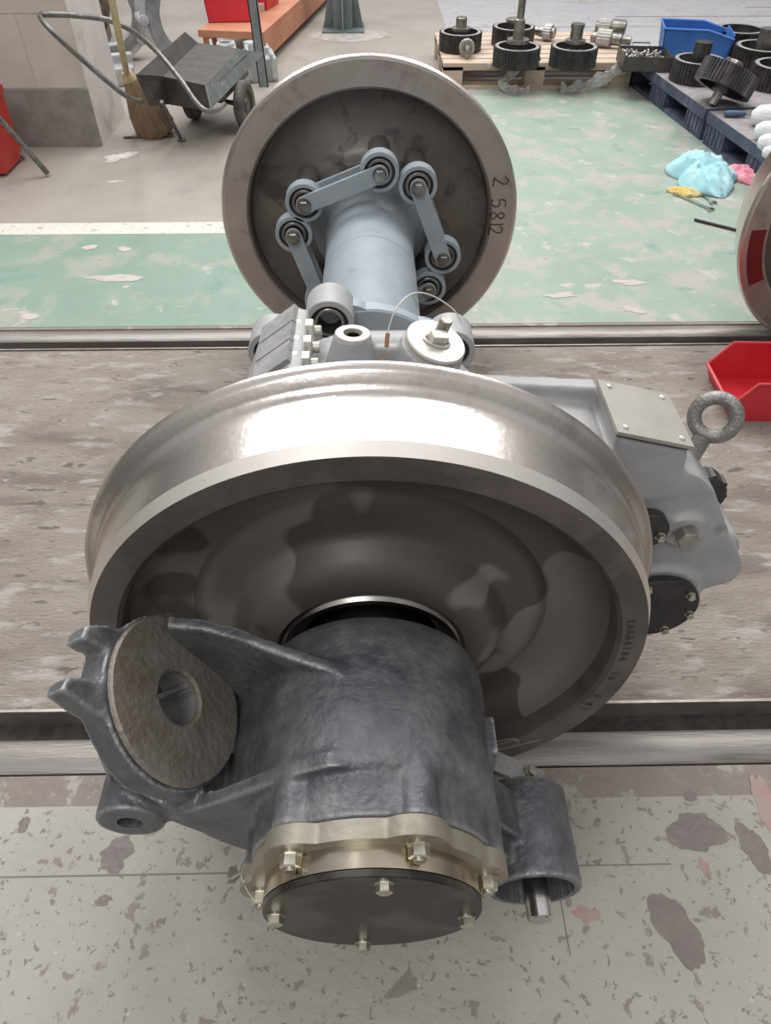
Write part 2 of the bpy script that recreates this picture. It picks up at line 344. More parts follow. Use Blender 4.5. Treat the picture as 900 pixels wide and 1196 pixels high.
# stains and joints on the near floor: real worn patches with their own outline
rnd = random.Random(3)
def stain(px, py, rx, ry, rot, m, jag=.3, z=.0008, name='floor_stain'):
    c = gz(px, py); b = bmesh.new(); pts = blob(1, rnd, 56, 1, 1, 0, jag)
    vs = []
    for x, y in pts:
        x *= rx; y *= ry
        vs.append(b.verts.new((c.x+x*math.cos(rot)-y*math.sin(rot), c.y+x*math.sin(rot)+y*math.cos(rot), z)))
    cv = b.verts.new((c.x, c.y, z))
    for i in range(len(vs)): b.faces.new((vs[i], vs[(i+1) % len(vs)], cv))
    o = link_obj(name, b, m); return o
n_ = 4
for a in [(812, 972, .047, .035, .1, STAIN, .3), (880, 990, .022, .040, .3, STAIN, .3), (790, 1085, .032, .055, .35, STAIN, .25), (806, 930, .012, .010, 0, STAIN, .3),
          (28, 963, .010, .013, 0, STAIN, .3), (136, 998, .026, .028, 0, STAIN, .4), (272, 1022, .010, .013, 0, STAIN, .3), (120, 1052, .012, .008, 0, STAIN, .4),
          (893, 940, .018, .055, 0, STAINR, .4), (822, 1012, .008, .012, 0, STAINR, .4), (685, 1068, .02, .012, 0, STAINR, .5)]:
    o = stain(*a); o.name = 'trim_%d' % n_; n_ += 1; o['kind'] = 'structure'
GB = mat('bare_patch', (.45, .40, .36), (.50, .46, .42), .6, 0, 14)
for a in [(136, 325, .10, .028, -.08, GB, .35), (105, 289, .028, .022, .4, GB, .3), (35, 370, .028, .022, -.3, GB, .3), (145, 291, .020, .03, .8, GB, .3), (740, 362, .04, .02, -.3, GB, .5),
          (735, 330, .06, .02, 0, GB, .6), (655, 345, .05, .02, 0, GB, .6)]:
    o = stain(*a, z=.0012); o.name = 'trim_%d' % n_; n_ += 1; o['kind'] = 'structure'
for a in [(140, 183, .075, .05, .3, POWDER, .8), (135, 212, .03, .012, .2, POWDER, .6)]:
    o = stain(*a, z=.001); o.name = 'trim_%d' % n_; n_ += 1; o['kind'] = 'structure'
JOINT = mat('joint_line', (.20, .18, .16), None, .8)
b = bmesh.new()
for y in (-.968,): bx(b, -.9, -.17, y-.0012, y+.0012, 0, .0006)
bx(b, .27, .5, -.967, -.965, 0, .0006); bx(b, .30, .302, -1.1, -.966, 0, .0006)
struct('trim_%d' % n_, b, JOINT); n_ += 1
b = bmesh.new(); bx(b, 2.0, 6, 5.55, 5.57, 0, .001); bx(b, 3.2, 6, 5.9, 5.915, 0, .001); bx(b, .6, 2.6, 5.2, 5.21, 0, .001); struct('trim_%d' % n_, b, JOINT); n_ += 1

# pillar on the left
t = thing('pillar', 'square tiled pillar with a bare cement foot at the left edge of the workshop', 'pillar', (-1.80, 2.815, 0))
b = bmesh.new(); bx(b, -.41, .416, -.247, -.234, 0, .262); o = link_obj('cement_foot', b, CEM, t, bevel=.003); 
b = bmesh.new(); bx(b, -.41, .418, -.236, .25, 0, 1.6); o = link_obj('shaft', b, SIDEP, t, bevel=.006)
b = bmesh.new()
zs = [.268, .57, .575, .875, .88, 1.2]
for z0, z1 in ((.268, .568), (.573, .873), (.878, 1.178), (1.183, 1.5)):
    for x0, x1 in ((-.41, -.122), (-.117, .17), (.175, .408)) if z0 < .3 or z0 > .8 else ((-.41, .02), (.025, .408)):
        bx(b, x0, x1, -.2395, -.2355, z0, z1)
link_obj('tile_facing', b, TILE, t, bevel=.001)

# ================================================================ WHEELSET
RW, FR, AX = .4005, .4285, -.0047
root = thing('wheelset', 'large railway wheelset with two steel wheels, gearbox and axle box standing on the floor rails', 'wheelset', (0, 0, 0))
AO = Vector((AX, 0, RW))
def wheel(name, s, rimm, webm, treadm):
    """s=-1 near, +1 far. distance t grows from the back face (inside the track) outwards"""
    o = thing_ = None
    org = AO + Vector((0, s*.68, 0)); d = (0, s, 0)
    tread = [(.352, 0), (.4165, 0), (.424, .003), (.4285, .011), (.4275, .019), (.4225, .026), (.4125, .031), (.4065, .037), (.4035, .045), (.4015, .065), (.3995, .10), (.3980, .126), (.3905, .135), (.372, .1352), (.352, .135)]
    return org, d
def make_wheel(s, label, near):
    org = AO + Vector((0, s*.68, 0)); d = (0, s, 0)
    # tread and flange: the machined running surface
    b = bmesh.new()
    tr = [(.3980, .1165), (.3995, .10), (.4015, .065), (.4035, .045), (.4065, .037), (.4125, .031), (.4225, .026), (.4275, .019), (.4285, .011), (.424, .003), (.4165, 0.0005)]
    lathe(b, tr + [(.405, .004), (.385, .05), (.385, .1165)], org, d, 160, True)
    w_ = link_obj('wheel', b, TREAD, root, ang=30); w_['label'] = label
    b = bmesh.new(); lathe(b, [(.3905, .1348), (.3980, .1165), (.386, .1165), (.386, .1348)], org, d, 160, True); link_obj('tread_chamfer', b, CHAMF, w_, ang=30)
    # rim faces
    b = bmesh.new()
    lathe(b, [(.3905, .1350), (.356, .1350), (.350, .130), (.3465, .118), (.3465, .02), (.350, .004), (.356, 0), (.4165, 0), (.400, .004), (.3865, .03), (.3865, .13)], org, d, 160, True)
    r_ = link_obj('rim', b, RIM if near else RIMB, w_, ang=30)
    # web and hub
    b = bmesh.new()
    if near:
        web = [(.349, .112), (.344, .090), (.335, .070), (.322, .058), (.305, .053), (.275, .052), (.266, .054), (.260, .060), (.250, .067), (.235, .070), (.212, .072), (.204, .075), (.197, .082), (.188, .098), (.176, .112), (.160, .121), (.138, .123), (.134, .118), (.134, .10), (.10, .10),
               (.10, -.02), (.15, -.02), (.19, 0), (.24, .02), (.30, .028), (.34, .03), (.349, .04)]
    else:
        web = [(.349, .112), (.33, .075), (.30, .06), (.22, .08), (.16, .12), (.10, .12), (.10, -.02), (.168, -.022), (.182, -.016), (.192, .002), (.205, .012), (.235, .022), (.262, .034), (.30, .042), (.325, .044), (.342, .038), (.349, .022)]
    lathe(b, web, org, d, 128, True)
    link_obj('web', b, WEB if near else WEBB, w_, ang=30)
    if near:
        b = bmesh.new(); lathe(b, [(.134, .118), (.129, .125), (.121, .125), (.118, .115), (.118, .085), (.134, .085)], org, d, 96, True)
        link_obj('hub_ring', b, HUB, w_, ang=30)
        # stamped characters around the outer rim face
        s_ = 'SAAA4184'; k = 0
        bmj = []
        for i, ch in enumerate(s_+'  16   5 81'):
            if ch == ' ': continue
            a = R(14-2.05*i)
            p = AO + Vector((.366*math.cos(a), -.8152, .366*math.sin(a)))
            mt = Matrix.Translation(p) @ Matrix.Rotation(-(PI/2-a), 4, 'Y').inverted().inverted() if False else None
            rad = Vector((math.cos(a), 0, math.sin(a))); xd = Vector((math.sin(a), 0, -math.cos(a))); nd = Vector((0, -1, 0))
            mt = Matrix((xd, rad, nd)).transposed().to_4x4(); mt.translation = p
            bmj.append((ch, mt))
        bb = bmesh.new()
        for ch, mt in bmj:
            q = text_mesh('c', ch, .017, mt, RIM, None, .0007, .0002); tmp = q.data; bb.from_mesh(tmp); bpy.data.objects.remove(q, do_unlink=True)
        link_obj('stamped_characters', bb, mat('stamped_edge', (.07, .06, .055), None, .6, .4), w_, smooth=False)
    else:
        bb = bmesh.new()
        # handwritten 2 5812 reading downwards on the rim
        xd = Vector((0, 0, -1)); yd = Vector((1, 0, 0)); nd = Vector((0, -1, 0))
        strokes = [[[(0, .75), (.25, 1), (.55, .85), (.5, .55), (.1, .05)], [(.0, .06), (.75, .0)]],            # 2
                   [[(.6, 1), (.1, .95), (.05, .55), (.45, .6), (.6, .3), (.35, 0), (0, .1)]],                    # 5
                   [[(.3, .5), (.05, .75), (.3, 1), (.55, .78), (.3, .5), (.02, .22), (.3, 0), (.6, .22), (.3, .5)]],  # 8
                   [[(.25, 1), (.25, 0)]],                                                                       # 1
                   [[(0, .75), (.25, 1), (.55, .85), (.5, .5), (.05, .05)], [(.0, .05), (.75, .05)]]]            # 2
        offs = [0, .062, .098, .126, .140]
        for st, of in zip(strokes, offs):
            for s1 in st:
                pts = [Vector((.3655, .6792, .530)) + xd*(of+.034*x) + yd*((y-.5)*.042) for x, y in s1]
                tube(bb, pts, .0017, 6, k=5)
        link_obj('handwritten_number', bb, MARK, w_)
    return w_
make_wheel(-1, 'large near wheel with bright machined tread and dark stained face', True)
make_wheel(1, 'far wheel seen from its inner face with a handwritten number', False)
# axle stub and oil ring
b = bmesh.new(); cyl(b, AO+Vector((0, -1.08, 0)), AO+Vector((0, 1.0, 0)), .085, n=64); o = link_obj('axle', b, HUB, root)
# hollow shaft between gearbox and far wheel
b = bmesh.new()
lathe(b, [(.09, .66), (.166, .66), (.160, .64), (.140, .615), (.127, .58), (.1215, .53), (.119, .47), (.119, .338), (.1205, .336), (.1205, .330), (.119, .328), (.119, -.04), (.128, -.07), (.09, -.07)], AO, (0, 1, 0), 96, True)
o = link_obj('hollow_shaft', b, GREY, root); o['label'] = 'smooth grey painted hollow shaft'
# coupling carrier next to far wheel (grey spider under the links)
b = bmesh.new()
for k in range(4):
    for a0 in (-54.5, 4.5):
        a = R(139.5 + 90*k + (29.5+ (0 if a0 < 0 else -59)) ) if False else 0
def bush_at(c, yf, r, depth, parent, dirY=1, twist=False):
    """outer ring, rubber, inner sleeve, bolt: one assembly facing -Y at yf"""
    a = Vector((c[0], yf, c[1])); q = Vector((0, 1, 0))
    b = bmesh.new(); ring(b, a, a+q*depth, r, r*.80, 40); o1 = link_obj('bush_housing', b, GREY, parent)
    b = bmesh.new(); ring(b, a+q*.006, a+q*(depth-.004), r*.80, r*.45, 40); link_obj('rubber_bush', b, RUBBER, parent)
    b = bmesh.new(); ring(b, a+q*.001, a+q*(depth*.6), r*.66, r*.52, 40); link_obj('bush_sleeve', b, SHAFT, parent)
    b = bmesh.new(); cyl(b, a-q*.004, a+q*depth*.8, r*.3, n=24); hexhead(b, a-q*.014, (0, -1, 0), r*.33, .013); link_obj('bush_bolt', b, SHAFT, parent, ang=25)
far_pairs = [((-.174, .531), (.023, .607)), ((.122, .573), (.197, .381)), ((.161, .287), (-.030, .192)), ((-.209, .447), (-.145, .250))]
def link_plate(bm, c1, c2, w0, y0, y1):
    a = Vector((c1[0], c1[1])); c = Vector((c2[0], c2[1])); d = (c-a).normalized(); ang = math.atan2(d.y, d.x); pl = []
    for i in range(13): t_ = ang+PI/2+PI*i/12; pl.append((a.x+w0*math.cos(t_), a.y+w0*math.sin(t_)))
    for i in range(13): t_ = ang-PI/2+PI*i/12; pl.append((c.x+w0*math.cos(t_), c.y+w0*math.sin(t_)))
    prism(bm, pl, y0, y1)
for pr in far_pairs:
    b = bmesh.new(); link_plate(b, pr[0], pr[1], .0215, .488, .499)
    L_ = link_obj('coupling_link', b, GREY, root, bevel=.0015)
    b = bmesh.new(); link_plate(b, pr[0], pr[1], .0215, .540, .551); link_obj('rear_link_plate', b, GREY, L_, bevel=.0015)
    for c in pr: bush_at(c, .502, .050, .036, L_)
    for c in pr:
        b = bmesh.new(); cyl(b, (c[0], .53, c[1]), (c[0], .69, c[1]), .03, n=24); link_obj('link_pin', b, WEBB, L_)
# carrier disc at the near end of the hollow shaft with its bushes
b = bmesh.new(); lathe(b, [(.10, -.12), (.168, -.12), (.172, -.116), (.172, -.092), (.168, -.088), (.10, -.088)], AO, (0, 1, 0), 96, True)
for a in (153, 111, 36): 
    a = R(a); cyl(b, AO+Vector((.12*math.cos(a), -.118, .12*math.sin(a))), AO+Vector((.12*math.cos(a), -.09, .12*math.sin(a))), .07, n=32)
hub = link_obj('coupling_flange', b, GREY, root)
for a, rr in ((153, .218), (115, .182), (31, .190), (-20, .2), (-80, .2), (-140, .2)):
    c = (AX+rr*math.cos(R(a)), RW+rr*math.sin(R(a)))
    a0 = Vector((c[0], -.16, c[1])); q = Vector((0, 1, 0))
    b = bmesh.new(); ring(b, a0, a0+q*.075, .048, .037, 48); o = link_obj('bush_housing', b, GREYC, hub)
    b = bmesh.new(); ring(b, a0+q*.008, a0+q*.07, .037, .022, 40); link_obj('rubber_bush', b, RUBBER, hub)
    b = bmesh.new(); ring(b, a0+q*.003, a0+q*.05, .030, .024, 40); link_obj('bush_sleeve', b, HUB, hub)

# ---------------------------------------------------------------- gearbox
b = bmesh.new()
cyl(b, (AX, -.63, RW), (AX, -.30, RW), .235, n=96)
arm = [(-.02, .645), (.16, .640), (.34, .612), (.352, .60), (.46, .575), (.50, .555), (.53, .525), (.585, .43), (.628, .365), (.640, .335), (.632, .305), (.590, .285), (.565, .235), (.52, .20), (.42, .175), (.2, .17), (0, .165)]
prism(b, arm, -.600, -.45)
prism(b, [(0, .655), (.15, .652), (.35, .640), (.35, .50), (0, .5)], -.485, -.455)      # raised rear edge
prism(b, [(.350, .640), (.462, .612), (.475, .52), (.36, .5)], -.602, -.478)             # box below the cover plate
cyl(b, (.502, -.612, .446), (.502, -.59, .446), .034, n=32)
cyl(b, (.495, -.612, .268), (.495, -.56, .268), .085, n=48)
cyl(b, (.585, -.56, .335), (.585, -.47, .335), .062, n=40)
# top: cone boss, cap seat and tie bar
cyl(b, (-.036, -.41, .60), (-.029, -.40, .688), .052, .029, n=40)
capn = Vector((.30, -.13, .95)).normalized(); capc = Vector((.100, -.402, .668))
cyl(b, capc-capn*.07, capc-capn*.004, .053, .053, n=40)
box(b, (.03, -.40, .652), (.11, .018, .03))
cyl(b, (-.01, -.33, .60), (.13, -.33, .60), .045, n=32)
# bolted flange block
prism(b, [(-.105, .672), (-.125, .676), (-.19, .628), (-.235, .52), (-.2, .45), (-.1, .5)], -.50, -.292)
gc = fuse('gear_case', b, GREYC, root, .0045, 4, cuts=[(lambda c: (cyl(c, (-.029, -.40, .62), (-.029, -.40, .70), .0155, n=28), c)[1])(bmesh.new())])
gc['label'] = 'pale grey painted gear case behind the near wheel'
b = bmesh.new(); ring(b, (-.0295, -.4005, .678), (-.0288, -.3995, .6905), .0285, .0155, 40); link_obj('boss_face', b, WHITEAL, gc)
b = bmesh.new(); ring(b, (-.0295, -.4005, .655), (-.0288, -.3995, .684), .0155, .011, 24); link_obj('threaded_insert', b, BRASSY, gc)
# cover plate on its box
cdir = Vector((.112, 0, -.028)).normalized(); cn = cdir.cross(Vector((0, -1, 0))).normalized()
if cn.z < 0: cn = -cn
cm_ = Matrix((cdir, Vector((0, 1, 0)), cn)).transposed()
pc = Vector((.406, -.540, .634))
b = bmesh.new(); box(b, pc, (.122, .130, .006), cm_); cp = link_obj('cover_plate', b, WHITEAL and mat('cover_plate_metal', (.40, .375, .335), (.35, .33, .30), .45, .3, 8), gc, bevel=.004); cp['label'] = 'flat pale metal cover plate with four screws'
b = bmesh.new(); box(b, pc-cn*.005, (.116, .124, .004), cm_); link_obj('gasket', b, RUBBER, gc)
for sx_ in (-1, 1):
    for sy_ in (-1, 1):
        b = bmesh.new(); p = pc + cm_ @ Vector((sx_*.045, sy_*.050, .003)); lathe(b, [(0, 0), (.0048, 0), (.0044, .0022), (.003, .003), (0, .0032)], p, cn, 16, False); link_obj('screw', b, WHITEAL, gc)
# lifting eye
ec = Vector((.541, -.5, .594)); ed = Vector((-.34, -.24, -.91)).normalized(); en = (Vector((-.43, -.71, .55)) - ed*Vector((-.43, -.71, .55)).dot(ed)).normalized(); ep = ed.cross(en)
b = bmesh.new(); tube(b, [ec + .031*(math.cos(2*PI*i/20)*ed + math.sin(2*PI*i/20)*ep) for i in range(20)], .0112, 14, closed=True, k=3)
cyl(b, ec+ed*.034, ec+ed*.110, .0145, .0155, n=24)
for (i, s) in ((0, 1), (1, -1)): pass
eye = link_obj('lifting_eye', b, mat('worn_eye_steel', (.24, .225, .21), (.34, .32, .30), .42, .6, 60, .4, .6, .3, 200), gc)
# covers and plugs on the gear case face
b = bmesh.new(); cyl(b, (.495, -.613, .268), (.495, -.630, .268), .078, n=64, bev=.003); o = link_obj('bearing_cover', b, BLACKP, gc); o['label'] = 'round black bearing cover low on the gear case'
for a in (38, -10, -60, 115, 175, 235):
    b = bmesh.new(); hexhead(b, (.495+.066*math.cos(R(a)), -.630, .268+.066*math.sin(R(a))), (0, -1, 0), .0072, .008); link_obj('cover_bolt', b, ZINC, gc, ang=25)
b = bmesh.new(); cyl(b, (.430, -.602, .458), (.430, -.622, .458), .040, n=48, bev=.003); o = link_obj('bearing_cover', b, BLACKP, gc)
b = bmesh.new(); hexhead(b, (.457, -.622, .452), (0, -1, 0), .0072, .008); link_obj('cover_bolt', b, ZINC, gc, ang=25)
b = bmesh.new(); cyl(b, (.590, -.47, .385), (.590, -.435, .385), .050, n=40, bev=.003)
for i in range(10): a = 2*PI*i/10; cyl(b, (.590+.047*math.cos(a), -.465, .385+.047*math.sin(a)), (.590+.047*math.cos(a), -.44, .385+.047*math.sin(a)), .0065, n=10)
link_obj('bearing_cover', b, BLACKP, gc)
b = bmesh.new(); hexhead(b, (.502, -.612, .446), (0, -1, 0), .0185, .016); link_obj('drain_plug', b, mat('plug_metal', (.40, .38, .35), (.30, .28, .26), .35, .7, 30), gc, ang=25)
# cap with hex and pin, lock wire
b = bmesh.new(); lathe(b, [(0, 0), (.049, 0), (.049, .0035), (.046, .0035), (.046, .0065), (.0485, .0065), (.0495, .008), (.0495, .012), (.048, .014), (0, .014)], capc-capn*.004, capn, 64, False); cap = link_obj('filler_cap', b, WHITEAL, gc); cap['label'] = 'round bright filler cap with square nut'
b = bmesh.new(); F3 = frame(capn, (0, 1, 0)); box(b, capc+capn*.018-Vector((0, .004, 0)), (.027, .017, .016), F3 @ Matrix.Rotation(.35, 3, 'Z')); tube(b, [capc+capn*.012+F3 @ Vector((.021*math.cos(a_), .013*math.sin(a_)-.004, 0)) for a_ in [2*PI*i/12 for i in range(12)]], .0022, 6, closed=True, k=2)
link_obj('square_nut', b, WHITEAL, gc, bevel=.001)
b = bmesh.new(); pb = capc+capn*.012+Vector((.008, .022, 0)); cyl(b, pb, pb+capn*.026, .0105, n=24, bev=.0015); link_obj('breather_pin', b, SHAFT, gc)
b = bmesh.new()
wp = [(.024, -.40, .672), (.028, -.385, .690), (.042, -.36, .712), (.068, -.335, .722), (.10, -.325, .712), (.135, -.33, .690), (.15, -.34, .668)]
tube(b, wp, .0011, 8); link_obj('lock_wire', b, WHITEAL, gc)
b = bmesh.new(); cyl(b, (.0235, -.404, .662), (.026, -.392, .684), .0036, n=12); tube(b, [(.024, -.405, .662), (.019, -.415, .652), (.012, -.418, .650)], .0011, 8); link_obj('wire_seal', b, COPPER, gc)
for y in (-.335, -.385, -.432):
    b = bmesh.new(); c0 = Vector((-.119, y, .655))
    cyl(b, c0-Vector((.010, 0, 0)), c0+Vector((.004, 0, 0)), .021, n=28)
    lathe(b, [(0, 0), (.0195, 0), (.0195, .018), (.0165, .020), (0, .020)], c0+Vector((.004, 0, 0)), (1, 0, 0), 6, False)
    cyl(b, c0, c0+Vector((.036, 0, 0)), .0095, n=20, bev=.001)
    link_obj('flange_nut', b, mat('pale_nut', (.52, .51, .46), (.42, .40, .33), .4, .5, 40), gc, ang=25)
b = bmesh.new()
sd = Vector((-.065, 0, -.048)).normalized(); sm = Matrix((sd, Vector((0, 1, 0)), sd.cross(Vector((0, 1, 0))))).transposed()
for y0, y1 in ((-.345, -.294), (-.40, -.35), (-.46, -.405)):
    box(b, Vector((-.155, (y0+y1)/2, .656)), (.075, y1-y0, .012), sm)
link_obj('lug_pad', b, GREYD, gc, bevel=.002)

# ---------------------------------------------------------------- axle box
b = bmesh.new()
lathe(b, [(0, -.838), (.134, -.838), (.145, -.843), (.150, -.855), (.1530, -.88), (.153, -1.030), (.150, -1.040), (.143, -1.047), (.140, -1.06), (.141, -1.094), (0, -1.094)], AO, (0, 1, 0), 96, False)
fb = [8, 68, 130, 188, 248, 308]
for a in fb:
    a = R(a); c = Vector((AX+.131*math.cos(a), 0, RW+.131*math.sin(a)))
    cyl(b, c+Vector((0, -1.094, 0)), c+Vector((0, -1.035, 0)), .0235, n=28)
DN = Vector((1.588, .06, 1)).normalized(); DC = Vector((-.2413, -.93, .502))
cyl(b, DC-DN*.040, DC-DN*.006, .100, .112, n=64)
# trough between seat and barrel, webs on both sides
prism(b, [(-.03, .551), (-.07, .538), (-.115, .498), (-.152, .452), (-.182, .405), (-.215, .365), (-.17, .31), (-.12, .27), (0, .28)], -1.03, -.875)
def web(bm, A, B, th):
    """vertical plate whose upper edge runs through A..; lists of (x,y,z) top and (x,y,z) bottom"""
    n = len(A); T = [[], [], [], []]
    for (x, y, z) in A: T[0].append(bm.verts.new((x, y-th/2, z))); T[1].append(bm.verts.new((x, y+th/2, z)))
    for (x, y, z) in B: T[2].append(bm.verts.new((x, y-th/2, z))); T[3].append(bm.verts.new((x, y+th/2, z)))
    for i in range(n-1):
        bm.faces.new((T[0][i], T[0][i+1], T[1][i+1], T[1][i])); bm.faces.new((T[2][i], T[3][i], T[3][i+1], T[2][i+1]))
        bm.faces.new((T[0][i], T[2][i], T[2][i+1], T[0][i+1])); bm.faces.new((T[1][i], T[1][i+1], T[3][i+1], T[3][i]))
    bm.faces.new((T[0][0], T[1][0], T[3][0], T[2][0])); bm.faces.new((T[0][-1], T[2][-1], T[3][-1], T[1][-1]))
web(b, [(.0, -.930, .548), (-.04, -.925, .553), (-.11, -.897, .553), (-.17, -.872, .555), (-.215, -.858, .556), (-.26, -.85, .552)],
       [(.0, -.93, .30), (-.04, -.925, .28), (-.11, -.897, .26), (-.17, -.872, .30), (-.215, -.858, .36), (-.26, -.85, .44)], .017)
web(b, [(.01, -1.030, .546), (-.05, -1.036, .552), (-.09, -1.036, .532), (-.14, -1.034, .492), (-.19, -1.032, .452), (-.235, -1.030, .424), (-.275, -1.015, .440), (-.31, -1.0, .455)],
       [(.01, -1.030, .30), (-.05, -1.036, .26), (-.09, -1.036, .25), (-.14, -1.034, .27), (-.19, -1.032, .32), (-.235, -1.030, .375), (-.275, -1.015, .375), (-.31, -1.0, .40)], .019)
# outer left wall of the arm running down to the lug
def dplane(px, py, s_):
    d = fw + (px-450)/CF*rt - (py-598)/CF*up; C0 = Vector((CX, CY, CH)); c0 = DC+DN*s_; return C0+d*((c0-C0).dot(DN)/d.dot(DN))
def dprism(bm, px, s_, th):
    A = [bm.verts.new(dplane(x, y, s_)) for x, y in px]; B = [bm.verts.new(v.co-DN*th) for v in A]; n = len(A)
    bm.faces.new(A); bm.faces.new(list(reversed(B)))
    for i in range(n): bm.faces.new((A[i], B[i], B[(i+1) % n], A[(i+1) % n]))
dprism(b, [(245, 728), (200, 714), (158, 726), (128, 738), (114, 770), (108, 800), (112, 830), (125, 862), (142, 893), (165, 916), (222, 934), (275, 925), (300, 895), (300, 860), (285, 800)], -.016, .026)
dprism(b, [(96, 744), (102, 729), (126, 729), (165, 745), (122, 758)], -.008, .030)
dprism(b, [(72, 805), (80, 789), (104, 792), (150, 806), (130, 846), (102, 826)], -.009, .028)
prism(b, [(-.322, .53), (-.330, .45), (-.335, .40), (-.30, .36), (-.25, .36), (-.235, .40), (-.26, .45)], -1.0, -.90)
cyl(b, (-.306, -1.035, .3845), (-.306, -.90, .3845), .0425, n=48)
# right side pad, web and damper cup
bx(b, .12, .152, -.985, -.935, .35, .455)
cyl(b, (.211, -1.08, .25), (.211, -.948, .25), .0635, n=64)
prism(b, [(.09, .43), (.15, .37), (.20, .30), (.22, .20), (.16, .20), (.08, .28)], -1.035, -.97)
prism(b, [(.10, .36), (.16, .33), (.20, .27), (.16, .21), (.09, .27)], -1.06, -1.0)
def cut(fn):
    c = bmesh.new(); fn(c); return c
ab = fuse('axle_box', b, CAST, root, .0036, 4, cuts=[
    cut(lambda c: cyl(c, (.211, -1.10, .25), (.211, -.975, .25), .0535, n=48)),
    cut(lambda c: cyl(c, (-.306, -1.05, .3845), (-.306, -.97, .3845), .0165, n=32)),
    cut(lambda c: cyl(c, DC-DN*.12, DC+DN*.03, .0345, n=48))])
ab['label'] = 'dark cast iron axle box with a side arm'
b = bmesh.new(); lathe(b, [(.0345, -.008), (.102, -.008), (.107, -.003), (.106, .0015), (.1045, .003), (.038, .003), (.0345, 0)], DC, DN, 96, True)
o = link_obj('spring_seat', b, SEAT, ab); o['label'] = 'round worn brown spring seat with a hole'
# pale flange with six lobes
n = 180; pts = []
for i in range(n):
    a = 360*i/n; r_ = .1385
    for f0 in fb:
        dd = abs((a-f0+180) % 360-180)
        if dd < 15: r_ = max(r_, .1385+.0175*math.cos(R(dd*90/15))**.8 if dd < 15 else 0)
    pts.append((AX+r_*math.cos(R(a)), RW+r_*math.sin(R(a))))
b = bmesh.new()
def holed(bm, outer, ri, y0, y1):
    n = len(outer); A = [bm.verts.new((x, y0, z)) for x, z in outer]; B = [bm.verts.new((x, y1, z)) for x, z in outer]
    ins = [(AX+ri*math.cos(2*PI*i/n), RW+ri*math.sin(2*PI*i/n)) for i in range(n)]
    C = [bm.verts.new((x, y0, z)) for x, z in ins]; D = [bm.verts.new((x, y1, z)) for x, z in ins]
    for i in range(n):
        j = (i+1) % n
        bm.faces.new((A[i], A[j], B[j], B[i])); bm.faces.new((A[i], C[i], C[j], A[j])); bm.faces.new((B[i], B[j], D[j], D[i])); bm.faces.new((C[i], D[i], D[j], C[j]))
holed(b, pts, .10, -1.116, -1.095)
fl = link_obj('flange', b, LIGHTAL, ab, bevel=.0012); fl['label'] = 'pale lobed end flange'
b = bmesh.new()
def rf(r, i):
    a = 360*i/180
    return 1
lathe(b, [(.09, -1.116), (.1235, -1.116), (.1235, -1.139), (.09, -1.139)], AO, (0, 1, 0), 128, True); link_obj('spacer_ring', b, BRASSY, ab)
b = bmesh.new(); lathe(b, [(0, -1.148), (.1215, -1.148), (.1230, -1.1465), (.1230, -1.140), (0, -1.140)], AO, (0, 1, 0), 128, False)
ec_ = link_obj('end_cover', b, DKPLATE, ab); ec_['label'] = 'round dark oily end cover plate'
for a in fb:
    a = R(a); c = Vector((AX+.131*math.cos(a), -1.116, RW+.131*math.sin(a)))
    b = bmesh.new(); hexhead(b, c, (0, -1, 0), .0115, .0135); cyl(b, c-Vector((0, .015, 0)), c-Vector((0, .0185, 0)), .006, n=16); link_obj('flange_bolt', b, ZINC, ab, ang=25)
for a in (83, 176, 263, -7):
    a = R(a); c = Vector((AX+.1075*math.cos(a), -1.148, RW+.1075*math.sin(a)))
    b = bmesh.new(); hexhead(b, c, (0, -1, 0), .0088, .0095); link_obj('cover_bolt', b, ZINC, ab, ang=25)
# locking wires between bolts
b = bmesh.new()
c1 = Vector((AX+.131*math.cos(R(188)), -1.127, RW+.131*math.sin(R(188))))
tube(b, [c1+Vector((-.004, -.004, .012)), c1+Vector((-.016, .01, .02)), c1+Vector((-.022, .025, .03)), c1+Vector((-.012, .04, .045))], .0009, 6)
tube(b, [c1+Vector((-.022, .025, .026)), c1+Vector((-.034, .022, .016)), c1+Vector((-.040, .018, .012))], .0022, 6)
c2 = Vector((AX+.131*math.cos(R(130)), -1.127, RW+.131*math.sin(R(130))))
tube(b, [c2+Vector((.009, -.006, .002)), c2+Vector((.018, -.006, -.004)), c2+Vector((.024, -.004, -.012))], .0009, 6)
link_obj('locking_wire', b, STEEL, ab)
# pin in the cup
b = bmesh.new(); cyl(b, (.213, -1.117, .250), (.213, -.96, .250), .0172, n=48, bev=.0025); o = link_obj('pivot_pin', b, STEEL, ab); o['label'] = 'bright steel pin in the cup'
b = bmesh.new(); ring(b, (.213, -1.045, .25), (.213, -1.0, .25), .024, .017, 32); ring(b, (.211, -1.0, .25), (.211, -.978, .25), .0535, .022, 40); link_obj('rubber_bush', b, RUBBER, ab)
b = bmesh.new()
mm = Matrix.Rotation(R(40), 3, 'Y'); box(b, (.203, -.935, .295), (.115, .032, .009), mm); o = link_obj('tie_plate', b, CAST, ab, bevel=.0015)
b = bmesh.new(); hexhead(b, Vector((.222, -.932, .288)), mm @ Vector((0, 0, 1)), .008, .007); link_obj('plate_bolt', b, ZINC, ab, ang=25)
